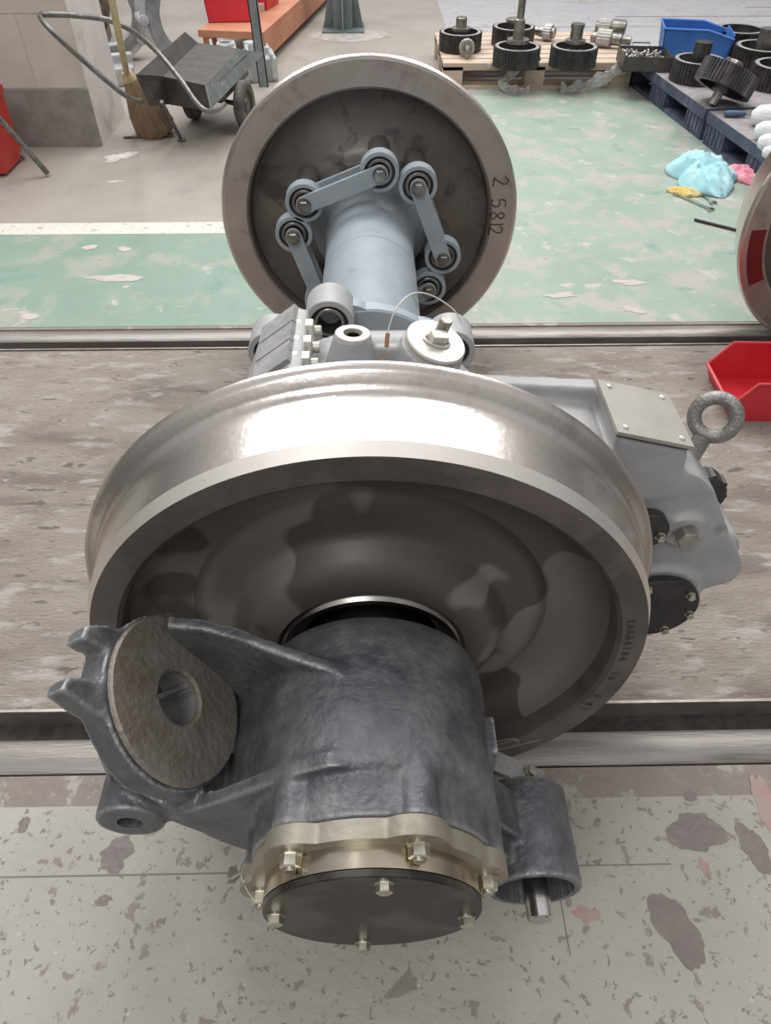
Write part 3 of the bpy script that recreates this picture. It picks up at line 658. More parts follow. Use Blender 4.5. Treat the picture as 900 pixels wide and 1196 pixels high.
# coil of wire hanging beside the wheel
b = bmesh.new(); 
p0 = Vector((.150, -.835, .17))
for k_, dz in enumerate((0, .012)):
    tube(b, [p0+Vector((-.02, -.004, dz-.012)), p0+Vector((.03, -.006, .012+dz)), p0+Vector((.07, -.004, .030+dz*.6)), p0+Vector((.083, -.004, .026)), p0+Vector((.07, -.006, .014)), p0+Vector((.045, -.006, .006))], .0012, 6)
tube(b, [p0+Vector((-.02, -.008, -.02)), p0+Vector((.05, -.010, .012)), p0+Vector((.115, -.008, .040))], .0013, 6)
o = link_obj('tie_wire', b, mat('dull_wire', (.36, .33, .30), None, .4, .7), root)

# ================================================================ second wheelset at the right edge
w2 = thing('wheelset', 'second dark railway wheel with a red patch, on the far rail at right', 'wheelset', (1.532, .68, 0))
def lw(name, prof, m, n=120):
    b = bmesh.new(); lathe(b, prof, (0, 0, RW), (0, 1, 0), n, True); return link_obj(name, b, m, w2, ang=30)
lw('tread', [(.3905, .1345), (.3980, .1160), (.3995, .10), (.4015, .065), (.4035, .045), (.4065, .037), (.4125, .031), (.4225, .026), (.4275, .019), (.4285, .011), (.424, .003), (.4165, 0.0005), (.405, .004), (.385, .05), (.385, .12)], TREAD)
lw('rim', [(.3905, .135), (.356, .135), (.3465, .118), (.3465, .02), (.350, .004), (.356, 0), (.4165, 0), (.400, .004), (.3865, .03), (.3865, .13)], RIMB)
lw('web', [(.349, .112), (.33, .075), (.30, .06), (.22, .08), (.16, .12), (.10, .12), (.10, -.02), (.168, -.022), (.192, .002), (.235, .022), (.30, .042), (.342, .038), (.349, .022)], WEBB)
b = bmesh.new(); cyl(b, (0, -1.3, RW), (0, .25, RW), .085, n=48); link_obj('axle', b, GREY, w2)
b = bmesh.new(); RPATCH = mat('wheel_red', (.22, .012, .015), (.15, .015, .015), .4, .2, 9)  # thin red patch laid on the rim face
pts = []
for i in range(15):
    a = R(184+1.9*i); pts.append((.404*math.cos(a), RW+.404*math.sin(a)))
inn = [(x*.89, RW+(z-RW)*.89) for x, z in reversed(pts)]
prism(b, [pts[i] for i in range(15)]+[inn[i] for i in range(15)], -.0008, .001)
o = link_obj('red_patch', b, RPATCH, w2); o['label'] = 'red patch'

# ================================================================ red parts bin
def bin_mesh(L_, W_, H_, lip, drop, th, taper=.012):
    """open parts bin, low front at -X, walls thin"""
    b = bmesh.new()
    def wall(poly, off, nrm):
        pass
    # outer and inner side profile (x,z)
    side = [(0+taper, 0), (L_-taper, 0), (L_, H_), (drop, H_), (0, lip)]
    for y0, y1 in ((-W_/2, -W_/2+th), (W_/2-th, W_/2)): prism(b, side, y0, y1)
    bx(b, taper, L_-taper, -W_/2+th, W_/2-th, 0, th)
    prism(b, [(taper, 0), (taper+th, 0), (th, lip), (0, lip)], -W_/2+th, W_/2-th)
    prism(b, [(L_-taper-th, 0), (L_-taper, 0), (L_, H_), (L_-th, H_)], -W_/2+th, W_/2-th)
    return b
t = thing('parts_bin', 'open red plastic parts bin on the floor right of the lifting eye', 'bin', (1.022, .355, 0), R(-2))
b = bin_mesh(.36, .215, .128, .052, .055, .004, .02); link_obj('bin_body', b, RED, t, bevel=.0015)
b = bmesh.new(); rr = .004
H_, L_, W_ = .128, .36, .215
pth = lambda y: [(L_, y, H_), (.055, y, H_), (0, y, .052)]
for y in (-W_/2, W_/2):
    tube(b, pth(y), .0048, 8, smooth=False)
tube(b, [(0, -W_/2, .052), (0, W_/2, .052)], .0055, 8, smooth=False); tube(b, [(L_, -W_/2, H_), (L_, W_/2, H_)], .005, 8, smooth=False)
link_obj('rolled_rim', b, mat('red_rim', (.62, .06, .07), None, .4), t)

# ================================================================ rags, wrench, rod
def rag(name, label, px, py, sx_, sy_, h, m, seed, rot=0, n=96):
    """a crumpled cloth: irregular outline, folded and lifted, with thickness"""
    rd = random.Random(seed); c = gz(px, py); ph = [(rd.uniform(2, 9), rd.uniform(2, 9), rd.uniform(0, 6.3)) for _ in range(8)]; ol = [rd.uniform(0, 6.3) for _ in range(5)]
    b = bmesh.new(); g = {}
    for i in range(n+1):
        for j in range(25):
            a = 2*PI*(i % n)/n; r_ = j/24
            edge = 1+.16*math.sin(2*a+ol[0])+.10*math.sin(3*a+ol[1])+.07*math.sin(5*a+ol[2])+.04*math.sin(9*a+ol[3])
            x, y = r_*edge*math.cos(a), r_*edge*math.sin(a)
            f_ = sum(math.sin(p*x+q*y+s) for p, q, s in ph)/8
            f2 = (abs(math.sin(2.6*x+1.9*y+ol[0]+1.6*f_))**.7)*.65+abs(math.sin(4.2*y-2.4*x+ol[1]+2.2*f_))*.35
            z = h*(max(0, 1-r_**2.6))*(.45+.55*f2)+.003+.006*(1+math.sin(7*a+ol[2]))*(.5+.5*math.sin((r_-.5)*3.1))*r_*r_
            w_ = 1.6*math.sin(3.1*x-2.2*y+ol[3]+f_*3); z += h*.20*max(0, 1-r_**3)*(1-abs(math.sin(5.5*x+4*y+w_+ol[2]))**.6) + h*.10*max(0, 1-r_**3)*(1-abs(math.sin(11*y-7*x+2*w_))**.7)
            X, Y = x*sx_, y*sy_
            g[i, j] = (X*math.cos(rot)-Y*math.sin(rot), X*math.sin(rot)+Y*math.cos(rot), z)
    V = {}
    cv = b.verts.new(g[0, 0])
    for i in range(n):
        for j in range(1, 25): V[i, j] = b.verts.new(g[i, j])
    for i in range(n):
        k_ = (i+1) % n; b.faces.new((cv, V[i, 1], V[k_, 1]))
        for j in range(1, 24): b.faces.new((V[i, j], V[i, j+1], V[k_, j+1], V[k_, j]))
    bot = [b.verts.new((V[i, 24].co.x*.97, V[i, 24].co.y*.97, .0005)) for i in range(n)]
    for i in range(n): b.faces.new((V[i, 24], bot[i], bot[(i+1) % n], V[(i+1) % n, 24]))
    b.faces.new(bot)
    o = link_obj(name, b, m, ang=80); o.location = (c.x, c.y, 0); tag(o, label, 'cloth'); return o
rag('rag', 'crumpled light blue rag heaped on the green floor by the pallet', 818, 210, .165, .19, .10, CYAN, 5, R(-15))
rag('rag', 'crumpled pink rag spread between the blue rag and the pallet', 869, 208, .065, .12, .05, PINK, 9, R(35))
rag('rag', 'mustard yellow rag peeking out from under the light blue rag', 800, 226, .075, .05, .022, YELLOW, 12, R(-30))
def wrench(px1, py1, px2, py2, label):
    a = gz(px1, py1); c = gz(px2, py2); L_ = (c-a).length; t_ = math.atan2(c.y-a.y, c.x-a.x)
    b = bmesh.new(); box(b, (L_/2, 0, .006), (L_*.86, .010, .006))
    # ring end
    rb = [(.014+.0*i) for i in range(1)]
    lathe(b, [(.0085, 0), (.0155, 0), (.0155, .009), (.0085, .009)], (0, 0, .001), (0, 0, 1), 24, True)
    # open end
    pts_ = []
    for i in range(15): an = R(35+290*i/14); pts_.append((L_+.017*math.cos(an), .017*math.sin(an)))
    pts_ += [(L_+.012, -.007), (L_-.004, -.007), (L_-.004, .007), (L_+.012, .007)]
    prism_z(b, pts_, .002, .010)
    o = link_obj('wrench', b, STEEL, None, bevel=.001); o.location = (a.x, a.y, 0); o.rotation_euler = (0, 0, t_); tag(o, label, 'wrench')
wrench(789, 228, 829, 246, 'steel wrench lying in front of the light blue rag')
wrench(812, 224, 832, 238, 'shorter steel wrench half hidden by the light blue rag')
b = bmesh.new(); p1 = gz(810, 258); p2 = gz(870, 273); cyl(b, (0, 0, .006), (p2-p1)+Vector((0, 0, .006)), .006, n=16, bev=.001)
o = link_obj('rod', b, BLACKP); o.location = p1; tag(o, 'thin black rod lying on the green floor left of the second wheelset', 'rod')

# ================================================================ pallets
def plastic_pallet(label, x0, y0, L_, W_):
    t = thing('plastic_pallet', label, 'pallet', (x0, y0, 0), R(6.3))
    b = bmesh.new(); bx(b, 0, W_, 0, L_, .118, .15); link_obj('deck', b, PTOP, t, bevel=.004)
    b = bmesh.new()
    for k_ in range(3): bx(b, .01+k_*(W_-.12)/2, .11+k_*(W_-.12)/2, .005, L_-.005, 0, .02)
    link_obj('bottom_board', b, NAVY, t, bevel=.003)
    for ix in range(3):
        for iy in range(3):
            b = bmesh.new(); xx = .005+ix*(W_-.16)/2; yy = .005+iy*(L_-.21)/2
            bx(b, xx, xx+.15, yy, yy+.20, .02, .118)
            for q in range(5): bx(b, xx-.004, xx+.002, yy+.02+q*.04, yy+.028+q*.04, .02, .118)
            bx(b, xx+.0, xx+.15, yy-.003, yy+.203, .098, .118)
            link_obj('block', b, NAVY, t, bevel=.002)
    b = bmesh.new(); bx(b, -.003, .003, 0, L_, .10, .149); bx(b, 0, W_, -.003, .003, .10, .149); link_obj('side_skirt', b, NAVY, t)
    return t
plastic_pallet('navy plastic pallet at the right, in front, with cotton rolls on it', 1.835, 1.50, 1.09, 1.1)
plastic_pallet('navy plastic pallet at the right, behind, with black gears on it', 1.715, 2.62, 1.18, 1.1)
t = thing('wooden_pallet', 'pale wooden pallet carrying gears and shafts at the back', 'pallet', (.44, 3.56, 0))
b = bmesh.new()
for k_ in range(7): bx(b, 0, 1.15, k_*.115, k_*.115+.10, .118, .138)
link_obj('deck_board', b, WOOD, t, bevel=.002)
b = bmesh.new()
for k_ in range(3): bx(b, 0, 1.15, k_*.35, k_*.35+.09, 0, .018)
link_obj('bottom_board', b, WOOD, t, bevel=.002)
for ix, x in enumerate((0, .50, 1.03)):
    for iy in range(3):
        b = bmesh.new(); bx(b, x, x+.12, iy*.345, iy*.345+.09, .018, .118); link_obj('block', b, WOOD, t, bevel=.002)
b = bmesh.new()
for k_ in range(3): bx(b, 0, 1.15, k_*.345, k_*.345+.09, .10, .118)
link_obj('stringer', b, WOOD, t, bevel=.002)
# plastic film hanging over the edge
def film(label, pts_px, seed):
    rd = random.Random(seed); b = bmesh.new(); rows = []
    for (x, z0, z1, wd) in pts_px:
        pass
    return b
def film_strip(label, path, width, seed):
    rd = random.Random(seed); P = smooth_path(path, 7); b = bmesh.new(); rows = []
    N = len(P)
    for i, p in enumerate(P):
        t_ = (P[min(i+1, N-1)]-P[max(i-1, 0)]).normalized(); sd_ = t_.cross(Vector((0, -1, 0)))
        if sd_.length < .2: sd_ = Vector((0, 0, 1))
        sd_.normalize(); row = []
        for j in range(9):
            u = j/8-.5; row.append(b.verts.new(p+sd_*u*width*(1+.3*math.sin(i*.9+seed))+Vector((0, -.010*abs(math.sin(j*1.9+i*.7)), .008*math.sin(j*2.3+i)))))
        rows.append(row)
    for r0, r1 in zip(rows, rows[1:]):
        for j in range(8): b.faces.new((r0[j], r0[j+1], r1[j+1], r1[j]))
    geo = bmesh.ops.solidify(b, geom=b.faces[:], thickness=.0012)
    o = link_obj('plastic_film', b, FILM, None, ang=50); tag(o, label, 'plastic film'); return o
film_strip('crumpled clear plastic film hanging below the middle of the wooden pallet edge', [(.93, 3.535, .145), (.86, 3.52, .10), (.80, 3.50, .05), (.87, 3.47, .012), (.96, 3.47, .010)], .05, 1)
film_strip('crumpled clear plastic film bunched at the right corner of the wooden pallet', [(1.60, 3.53, .150), (1.50, 3.51, .125), (1.38, 3.50, .06), (1.25, 3.48, .02), (1.15, 3.47, .012)], .07, 2)
film_strip('thin yellowed plastic strip along the front edge of the wooden pallet', [(.70, 3.545, .13), (.80, 3.54, .135), (.92, 3.535, .14), (1.02, 3.55, .165)], .014, 3)

# ================================================================ gears
def gear_mesh(bm, ro, ri, h, nt, c=(0, 0, 0), d=(0, 0, 1)):
    F3 = frame(d, (1, 0, 0)); c = Vector(c); n = nt*4; O0 = []; O1 = []; I0 = []; I1 = []
    for i in range(n):
        a = 2*PI*i/n; r_ = ro if i % 4 in (1, 2) else ro*.955
        for lst, rr_, z in ((O0, r_, 0), (O1, r_, h), (I0, ri, 0), (I1, ri, h)): lst.append(bm.verts.new(c+F3 @ Vector((rr_*math.cos(a), rr_*math.sin(a), z))))
    for i in range(n):
        j = (i+1) % n
        bm.faces.new((O0[i], O0[j], O1[j], O1[i])); bm.faces.new((O1[i], O1[j], I1[j], I1[i])); bm.faces.new((I1[i], I1[j], I0[j], I0[i])); bm.faces.new((I0[i], I0[j], O0[j], O0[i]))
def shaft_mesh(bm, a, d, segs):
    lathe(bm, [(0, 0)]+[(r_, t_) for r_, t_ in segs]+[(0, segs[-1][1])], a, d, 24, False)
def gear(label, px, py, zt, ro, h, base, shaft=None, group=None, tilt=None, teeth=44, webz=.5, name='gear', extra=0):
    c = gz(px, py, zt); t = thing(name, label, 'gear', (c.x, c.y, base), 0, group)
    if tilt: t.rotation_euler = tilt; t.location = (c.x, c.y, zt-h*.5)
    z0 = -h/2 if tilt else 0
    b = bmesh.new(); gear_mesh(b, ro, ro*.80, h, teeth, (0, 0, z0)); link_obj('toothed_ring', b, GEARM, t, ang=20)
    b = bmesh.new(); ring(b, (0, 0, z0+h-.001), (0, 0, z0+h+.001), ro*.93, ro*.80, 64, .0004); link_obj('ground_face', b, GEARF, t)
    b = bmesh.new(); lathe(b, [(.02, h*webz-.012), (ro*.81, h*webz-.008), (ro*.81, h*webz+.008), (ro*.35, h*webz+.014), (ro*.30, h*webz+.03), (.02, h*webz+.03)], (0, 0, z0), (0, 0, 1), 48, True); link_obj('gear_web', b, SHAFT if not extra else GEARF, t)
    if shaft:
        b = bmesh.new(); shaft_mesh(b, (0, 0, z0+shaft[0]), (0, 0, 1), shaft[1]); link_obj('shaft', b, SHAFT if not extra else GEARM, t, ang=30)
        if len(shaft) > 2:
            b = bmesh.new(); gear_mesh(b, shaft[2][0], shaft[2][0]*.5, shaft[2][1], 16, (0, 0, z0+shaft[2][2])); link_obj('pinion', b, SHAFT, t, ang=20)
    return t
g1 = 'gears standing on the wooden pallet'
gear('dark ring gear with a flanged hub, leftmost on the wooden pallet', 538, 36, .24, .133, .10, .138, (.02, [(.035, 0), (.035, .08), (.06, .085), (.06, .10), (.034, .105), (.034, .15), (.030, .155)], (.052, .025, .09)), g1)
gear('dark ring gear behind the tall shafted gear on the wooden pallet', 600, 30, .24, .135, .10, .138, (.02, [(.03, 0), (.03, .10), (.055, .105), (.055, .12), (.03, .125)]), g1)
gear('dark gear with the tallest upright shaft on the wooden pallet', 604, 53, .24, .138, .10, .138, (.02, [(.045, 0), (.045, .085), (.032, .09), (.032, .16), (.030, .165), (.030, .21), (.021, .215), (.021, .33), (.016, .335)], (.066, .02, .115)), g1)
gear('dark gear with a short thick shaft, rightmost on the wooden pallet', 671, 53, .24, .138, .10, .138, (.02, [(.03, 0), (.03, .09), (.058, .095), (.058, .112), (.036, .115), (.036, .17), (.040, .172), (.040, .19)]), g1)
def lying_shaft(label, p, d, segs, pin):
    t = thing('pinion_shaft', label, 'shaft', p); d = Vector(d).normalized()
    b = bmesh.new(); shaft_mesh(b, (0, 0, 0), d, segs); link_obj('shaft', b, SHAFT, t, ang=30)
    b = bmesh.new(); gear_mesh(b, pin[0], pin[0]*.45, pin[1], 18, d*pin[2], d); link_obj('pinion', b, GEARF, t, ang=20)
c = gz(545, 54, .19)
lying_shaft('small toothed pinion shaft standing tilted on the front left of the wooden pallet', (c.x, c.y+.02, .190), (-.03, -.90, -.12), [(.028, 0), (.028, .07), (.022, .075), (.022, .12)], (.048, .03, .02))
c = gz(706, 46, .18)
lying_shaft('toothed pinion shaft lying in front at the right end of the wooden pallet', (c.x-.08, c.y+.03, .188), (.86, -.42, 0), [(.03, 0), (.03, .03), (.042, .035), (.042, .13), (.034, .135), (.034, .19), (.024, .195), (.024, .25)], (.050, .085, .04))
c = gz(717, 33, .18)
lying_shaft('toothed pinion shaft lying behind the front one at the right end of the wooden pallet', (c.x-.12, c.y+.03, .186), (.96, -.28, 0), [(.03, 0), (.03, .10), (.046, .105), (.046, .19), (.03, .2)], (.048, .07, .02))
c = gz(655, 40, .2)
lying_shaft('small pinion shaft lying behind the right hand gear on the wooden pallet', (c.x-.02, c.y+.10, .186), (-.8, .5, 0), [(.03, 0), (.03, .10), (.024, .105), (.024, .15)], (.046, .05, .02))
# tray of small parts
c0 = gz(752, 66, .20)
t = thing('parts_tray', 'dark steel tray full of small fittings between the pallets', 'tray', (c0.x, c0.y, .151), R(-6))
b = bmesh.new(); W_, D_, H_, th = .27, .26, .075, .004
bx(b, -W_/2, W_/2, -D_/2, D_/2, 0, th)
for x in (-W_/2, W_/2-th): bx(b, x, x+th, -D_/2, D_/2, 0, H_)
for y in (-D_/2, D_/2-th): bx(b, -W_/2, W_/2, y, y+th, 0, H_)
link_obj('tray_body', b, BARROW, t, bevel=.001)
b = bmesh.new(); tube(b, [(-.05, D_/2, .06), (-.05, D_/2+.03, .085), (.05, D_/2+.03, .085), (.05, D_/2, .06)], .004, 8, smooth=False); link_obj('tray_handle', b, BTUBE, t)
b = bmesh.new(); rd = random.Random(4)
for i in range(95):
    x, y = rd.uniform(-.11, .11), rd.uniform(-.11, .11); z = rd.uniform(.02, .058); dd = Vector((rd.uniform(-1, 1), rd.uniform(-1, 1), rd.uniform(-.4, .4))).normalized()
    if rd.random() < .5: cyl(b, Vector((x, y, z))-dd*.016, Vector((x, y, z))+dd*.016, .005, n=8); cyl(b, Vector((x, y, z))+dd*.014, Vector((x, y, z))+dd*.021, .009, n=6)
    else: ring(b, Vector((x, y, z)), Vector((x, y, z))+dd*.008, .012, .006, 10, .0005)
o = link_obj('small_fittings', b, mat('loose_fittings', (.36, .33, .30), (.52, .49, .46), .4, .7, 40), None, ang=25); o.location = t.location; o.rotation_euler = t.rotation_euler
tag(o, 'heap of small bolts and rings in the dark steel tray', 'bolts', kind='stuff')

g2 = 'black gears on the navy pallet'
gear('black gear with an upright stub shaft, level, nearest the blue crate', 818, 65, .27, .140, .105, .151, (.03, [(.05, 0), (.05, .05), (.046, .055), (.046, .155)]), g2, extra=1)
t = gear('black gear tipped up on its shaft end at the front of the navy pallet', 852, 80, .314, .150, .095, .151, (-.075, [(.024, 0), (.024, .06), (.040, .065), (.040, .20), (.036, .205)]), g2, tilt=(R(-13), R(24), 0), teeth=50)
gear('plain black ring gear behind the others beyond the blue crate', 866, 30, .285, .150, .12, .151, None, g2)
gear('black gear with stub shaft at the right, behind the tipped gear', 893, 50, .28, .158, .115, .151, (.03, [(.05, 0), (.05, .05), (.046, .055), (.046, .17)]), g2)
gear('nearest right black gear, cut by the picture edge beside the tipped gear', 914, 75, .26, .150, .110, .151, (.03, [(.05, 0), (.05, .05), (.046, .055), (.046, .12)]), g2)
# blue crate
p = gz(768, 62, .152)
t = thing('blue_crate', 'open blue plastic parts crate at the far left corner of the navy pallet', 'crate', (1.75, 3.66, .151), R(-12))
b = bmesh.new(); W_, D_, H_, th = .40, .26, .165, .006
prof = [(0.02, 0), (W_-.02, 0), (W_, H_), (0, H_)]
prism(b, [(.02, 0), (.02+th, 0), (th, H_), (0, H_)], -D_/2, D_/2); prism(b, [(W_-.02-th, 0), (W_-.02, 0), (W_, H_*.9), (W_-th, H_*.9)], -D_/2, D_/2)
for y in (-D_/2, D_/2-th): prism(b, [(.02, 0), (W_-.02, 0), (W_, H_*.72 if y > 0 else H_*.72), (W_*.62, H_), (0, H_)], y, y+th)
bx(b, .02, W_-.02, -D_/2, D_/2, 0, th)
link_obj('crate_body', b, BLUE, t, bevel=.002)
b = bmesh.new()
for y in (-D_/2, D_/2): tube(b, [(0, y, H_), (W_*.62, y, H_), (W_, y, H_*.76)], .006, 8, smooth=False)
tube(b, [(0, -D_/2, H_), (0, D_/2, H_)], .006, 8, smooth=False)
link_obj('crate_rim', b, mat('blue_rim', (.07, .20, .52), None, .4), t)
o = rag('rag', 'small pink cloth scrap tucked behind the gears by the blue crate', 855, 55, .06, .05, .03, PINK, 21); o.location.z = .151; c = gz(854, 58, .16); o.location.x, o.location.y = c.x, c.y
# cotton rolls
def cotton(px, py, L_, r_, ang, label):
    c = gz(px, py, .151+r_); b = bmesh.new(); rd = random.Random(px)
    P = [(-L_/2+L_*i/8, .006*math.sin(i*1.3+px), .0) for i in range(9)]
    rr = [r_*.72, r_*.95, r_, r_*1.03, r_, r_*.98, r_*.95, r_*.72]
    lathe(b, [(0, -L_/2), (r_*.55, -L_/2+.006), (r_*.9, -L_/2+.03), (r_, -L_/2+.08), (r_*.97, 0), (r_, L_/2-.08), (r_*.9, L_/2-.03), (r_*.5, L_/2-.004), (0, L_/2)], (0, 0, 0), (1, 0, 0), 28, False, rfun=lambda r, i: 1+.03*math.sin(i*1.4))
    o = link_obj('cotton_roll', b, COTTON, None, ang=80); o.location = (c.x, c.y, .151+r_*.97); o.rotation_euler = (0, 0, ang); tag(o, label, 'cotton roll', 'white cotton rolls on the navy pallet'); return o
cotton(905, 135, .22, .048, R(-4), 'white cotton roll lying farthest back, beside the blue handled scraper')
cotton(907, 153, .20, .042, R(-8), 'white cotton roll second from the back of the row')
cotton(909, 167, .18, .038, R(-14), 'white cotton roll third from the back of the row')
cotton(911, 179, .15, .032, R(-20), 'smallest white cotton roll, nearest to the pallet edge')
c = gz(845, 133, .165); t = thing('scraper', 'scraper with a dark blue handle lying on the navy pallet', 'scraper', (c.x, c.y, .151), R(-3))
b = bmesh.new(); lathe(b, [(0, 0), (.012, .003), (.0155, .02), (.014, .07), (.0115, .105), (0, .11)], (0, 0, .016), (1, 0, 0), 20, False); link_obj('handle', b, TOOLB, t)
b = bmesh.new(); cyl(b, (.10, 0, .014), (.15, 0, .010), .004, n=10); prism_z(b, [(.145, -.01), (.145, .01), (.22, .03), (.22, -.03)], .004, .0065); link_obj('blade', b, SHAFT, t)

# ================================================================ steel column foot at the back
t = thing('column', 'dark steel column with triangular gusset foot at the back', 'column', (-.205, 5.16, 0))
b = bmesh.new(); bx(b, -.16, .16, -.16, .16, 0, .012); link_obj('base_plate', b, POST, t, bevel=.002)
b = bmesh.new(); bx(b, -.072, .072, -.072, .072, .012, 2.4); link_obj('post', b, POST, t, bevel=.008)
for k_ in range(4):
    b = bmesh.new(); prism(b, [(.06, .012), (.155, .012), (.145, .05), (.085, .34), (.06, .34)], -.006, .006)
    bmesh.ops.rotate(b, cent=(0, 0, 0), matrix=Matrix.Rotation(k_*PI/2, 3, 'Z'), verts=b.verts); link_obj('gusset', b, POST, t, bevel=.001)
b = bmesh.new(); prism(b, [(.0, .012), (.0, .012), (.0, .013)], 0, .001); b.free()
c = gz(402, 46); b = bmesh.new(); pts = blob(.28, random.Random(8), 50, 1, .75, 0, .12); prism_z(b, [(x+c.x+.03, y+c.y+.12) for x, y in pts], 0, .002); struct('trim_%d' % n_, b, mat('grout_ring', (.46, .42, .39), (.34, .31, .29), .8, 0, 14)); n_ += 1

# ================================================================ barrow
bc = gz(215, 130)
t = thing('barrow', 'two wheeled steel hand barrow with a tube handle and flat tray, beside the pillar', 'barrow', (-.9, 2.8, 0))
def lv(v): return Vector(v)-Vector((-.9, 2.8, 0))
def sheet(bm, quad, th):
    q = [Vector(v) for v in quad]; nn = (q[1]-q[0]).cross(q[3]-q[0]).normalized()
    if nn.z < 0: nn = -nn
    A = [bm.verts.new(v) for v in q]; B = [bm.verts.new(v-nn*th) for v in q]
    bm.faces.new(A); bm.faces.new(list(reversed(B)))
    for i in range(4): bm.faces.new((A[i], B[i], B[(i+1) % 4], A[(i+1) % 4]))
pA, pB, pC, pD = (lv(gz(191, 89, .30)), lv(gz(240, 99, .30)), lv(gz(280, 57, .30)), lv(gz(231, 50, .30)))
pE, pF = lv(gz(159, 87, .345)), lv(gz(216, 37, .375))
pG, pH = lv(gz(247, 127, .225)), lv(gz(308, 62, .235))
b = bmesh.new(); sheet(b, [pA, pB, pC, pD], .004); ty = link_obj('tray_floor', b, BARROW, t)
b = bmesh.new(); sheet(b, [pE, pA, pD, pF], .005); link_obj('side_panel', b, BARROW, t)
b = bmesh.new(); sheet(b, [pB, pG, pH, pC], .006); 
link_obj('side_panel', b, mat('green_black_panel', (.10, .115, .11), (.15, .165, .16), .45, .3, 12, .4, .6, .05, 50, c3=(.42, .41, .38), s3=26, lo3=.66, hi3=.69), t)
dn = Vector((0, 0, -.11)); 
b = bmesh.new(); sheet(b, [pE, pA, pA+Vector((0, .02, -.13)), pE+Vector((.03, .02, -.14))], .005); sheet(b, [pA, pB, pB+Vector((0, .02, -.12)), pA+Vector((0, .02, -.13))], .005); sheet(b, [pB, pG, pG+Vector((-.01, 0, -.02)), pB+Vector((0, .02, -.12))], .004)
link_obj('front_panel', b, BARROW, t)
b = bmesh.new(); q0 = pB+Vector((-.02, .1, -.01)); 
for (a1, a2) in (((pA+pB)/2, (pC+pD)/2),): pass
box(b, (pA+pB+pC+pD)/4+Vector((.03, .02, -.07)), (.26, .5, .10), Matrix.Rotation(R(-8), 3, 'Z')); link_obj('under_frame', b, BARROW, t, bevel=.004)
def bwheel(x, y, r_):
    o_ = bmesh.new(); ax = Vector((math.cos(R(-12)), math.sin(R(-12)), 0)); c = Vector((x, y, r_))
    lathe(o_, [(r_*.62, -.022), (r_*.85, -.026), (r_*.97, -.018), (r_, 0), (r_*.97, .018), (r_*.85, .026), (r_*.62, .022)], c, ax, 40, True); wv = link_obj('wheel', o_, TYRE, t)
    o_ = bmesh.new(); lathe(o_, [(0, -.02), (.03, -.02), (.035, -.012), (r_*.6, -.010), (r_*.64, -.018), (r_*.64, .018), (r_*.6, .010), (.035, .012), (.03, .02), (0, .02)], c, ax, 32, False); link_obj('wheel_disc', o_, BARROW, wv)
    return c
def lg(px, py): v = lv(gz(px, py)); return v
v1 = lv(gz(288, 152)); v2 = lv(gz(216, 147))
wc1 = bwheel(v1.x, v1.y+.03, .115); wc2 = bwheel(v2.x+.04, v2.y+.12, .115)
b = bmesh.new(); cyl(b, wc1, wc2, .012, n=16); link_obj('axle', b, BTUBE, t)
b = bmesh.new(); tube(b, [pE+Vector((.10, -.02, -.11)), lg(212, 165)+Vector((0, 0, .008))], .009, 10, smooth=False)
tube(b, [lg(212, 165)+Vector((-.02, 0, .008)), lg(212, 165)+Vector((.02, 0, .008))], .010, 8, smooth=False)
link_obj('leg', b, BTUBE, t)
b = bmesh.new(); hp = [gz(165, 118, .26), gz(157, 117, .28), gz(140, 107, .33), gz(100, 73, .45), gz(60, 36, .575), gz(47, 19, .61), gz(58, 17, .615), gz(85, 18, .60), gz(120, 22, .585), gz(145, 31, .55), gz(165, 44, .50), gz(185, 62, .44), gz(210, 92, .36), gz(228, 118, .30), gz(240, 129, .275), gz(252, 129, .25), gz(262, 122, .24)]
tube(b, [lv(p) for p in hp], .0115, 12, k=5); o = link_obj('handle', b, BTUBE, t)

# ================================================================ broom
bb_ = Vector((-1.235, 2.78, 0)); t = thing('broom', 'straw broom with a yellow cane handle standing between pillar and barrow', 'broom', bb_)
nk = gz(148, 86, .29)-bb_; tp = gz(131, 2, .74)-bb_
ax = (nk-Vector((.05, 0, .0))).normalized()
b = bmesh.new(); tube(b, [nk, (nk+tp)/2, tp, tp+(tp-nk)*.3], .0145, 12); link_obj('handle', b, CANE, t)
b = bmesh.new(); s0 = Vector((.10, -.02, .002)); dr = (nk-s0)
lathe(b, [(0, dr.length+.02), (.026, dr.length+.01), (.034, dr.length-.02), (.032, dr.length-.05), (0, dr.length-.05)], s0, dr, 24, False); link_obj('binding', b, CANE, t)
b = bmesh.new(); F3 = frame(dr, (0, 1, 0)); rd = random.Random(2)
lathe(b, [(0, .01), (.085, .0), (.10, .03), (.088, .12), (.06, dr.length-.10), (.034, dr.length-.035), (0, dr.length-.03)], s0, dr, 56, False, rfun=lambda r, i: 1+.06*(i % 2)+.05*math.sin(i*1.7))
for i in range(90):
    a_ = rd.uniform(0, 2*PI); r0 = .05; e_ = s0+F3 @ Vector((rd.uniform(.05, .115)*math.cos(a_), rd.uniform(.05, .115)*math.sin(a_), rd.uniform(-.0, .02))); e_.z = max(e_.z, .004)
    tube(b, [s0+dr*.72+F3 @ Vector((r0*math.cos(a_)*.8, r0*math.sin(a_)*.8, 0)), e_], .0022, 4, smooth=False)
link_obj('bristles', b, STRAW, t)
b = bmesh.new(); p1 = gz(145, 162); p2 = gz(202, 160); cyl(b, Vector((0, 0, .006)), (p2-p1)+Vector((0, 0, .006)), .006, n=10); o = link_obj('iron_bar', b, BARROW); o.location = p1; tag(o, 'thin iron bar on the floor in front of the broom', 'bar')

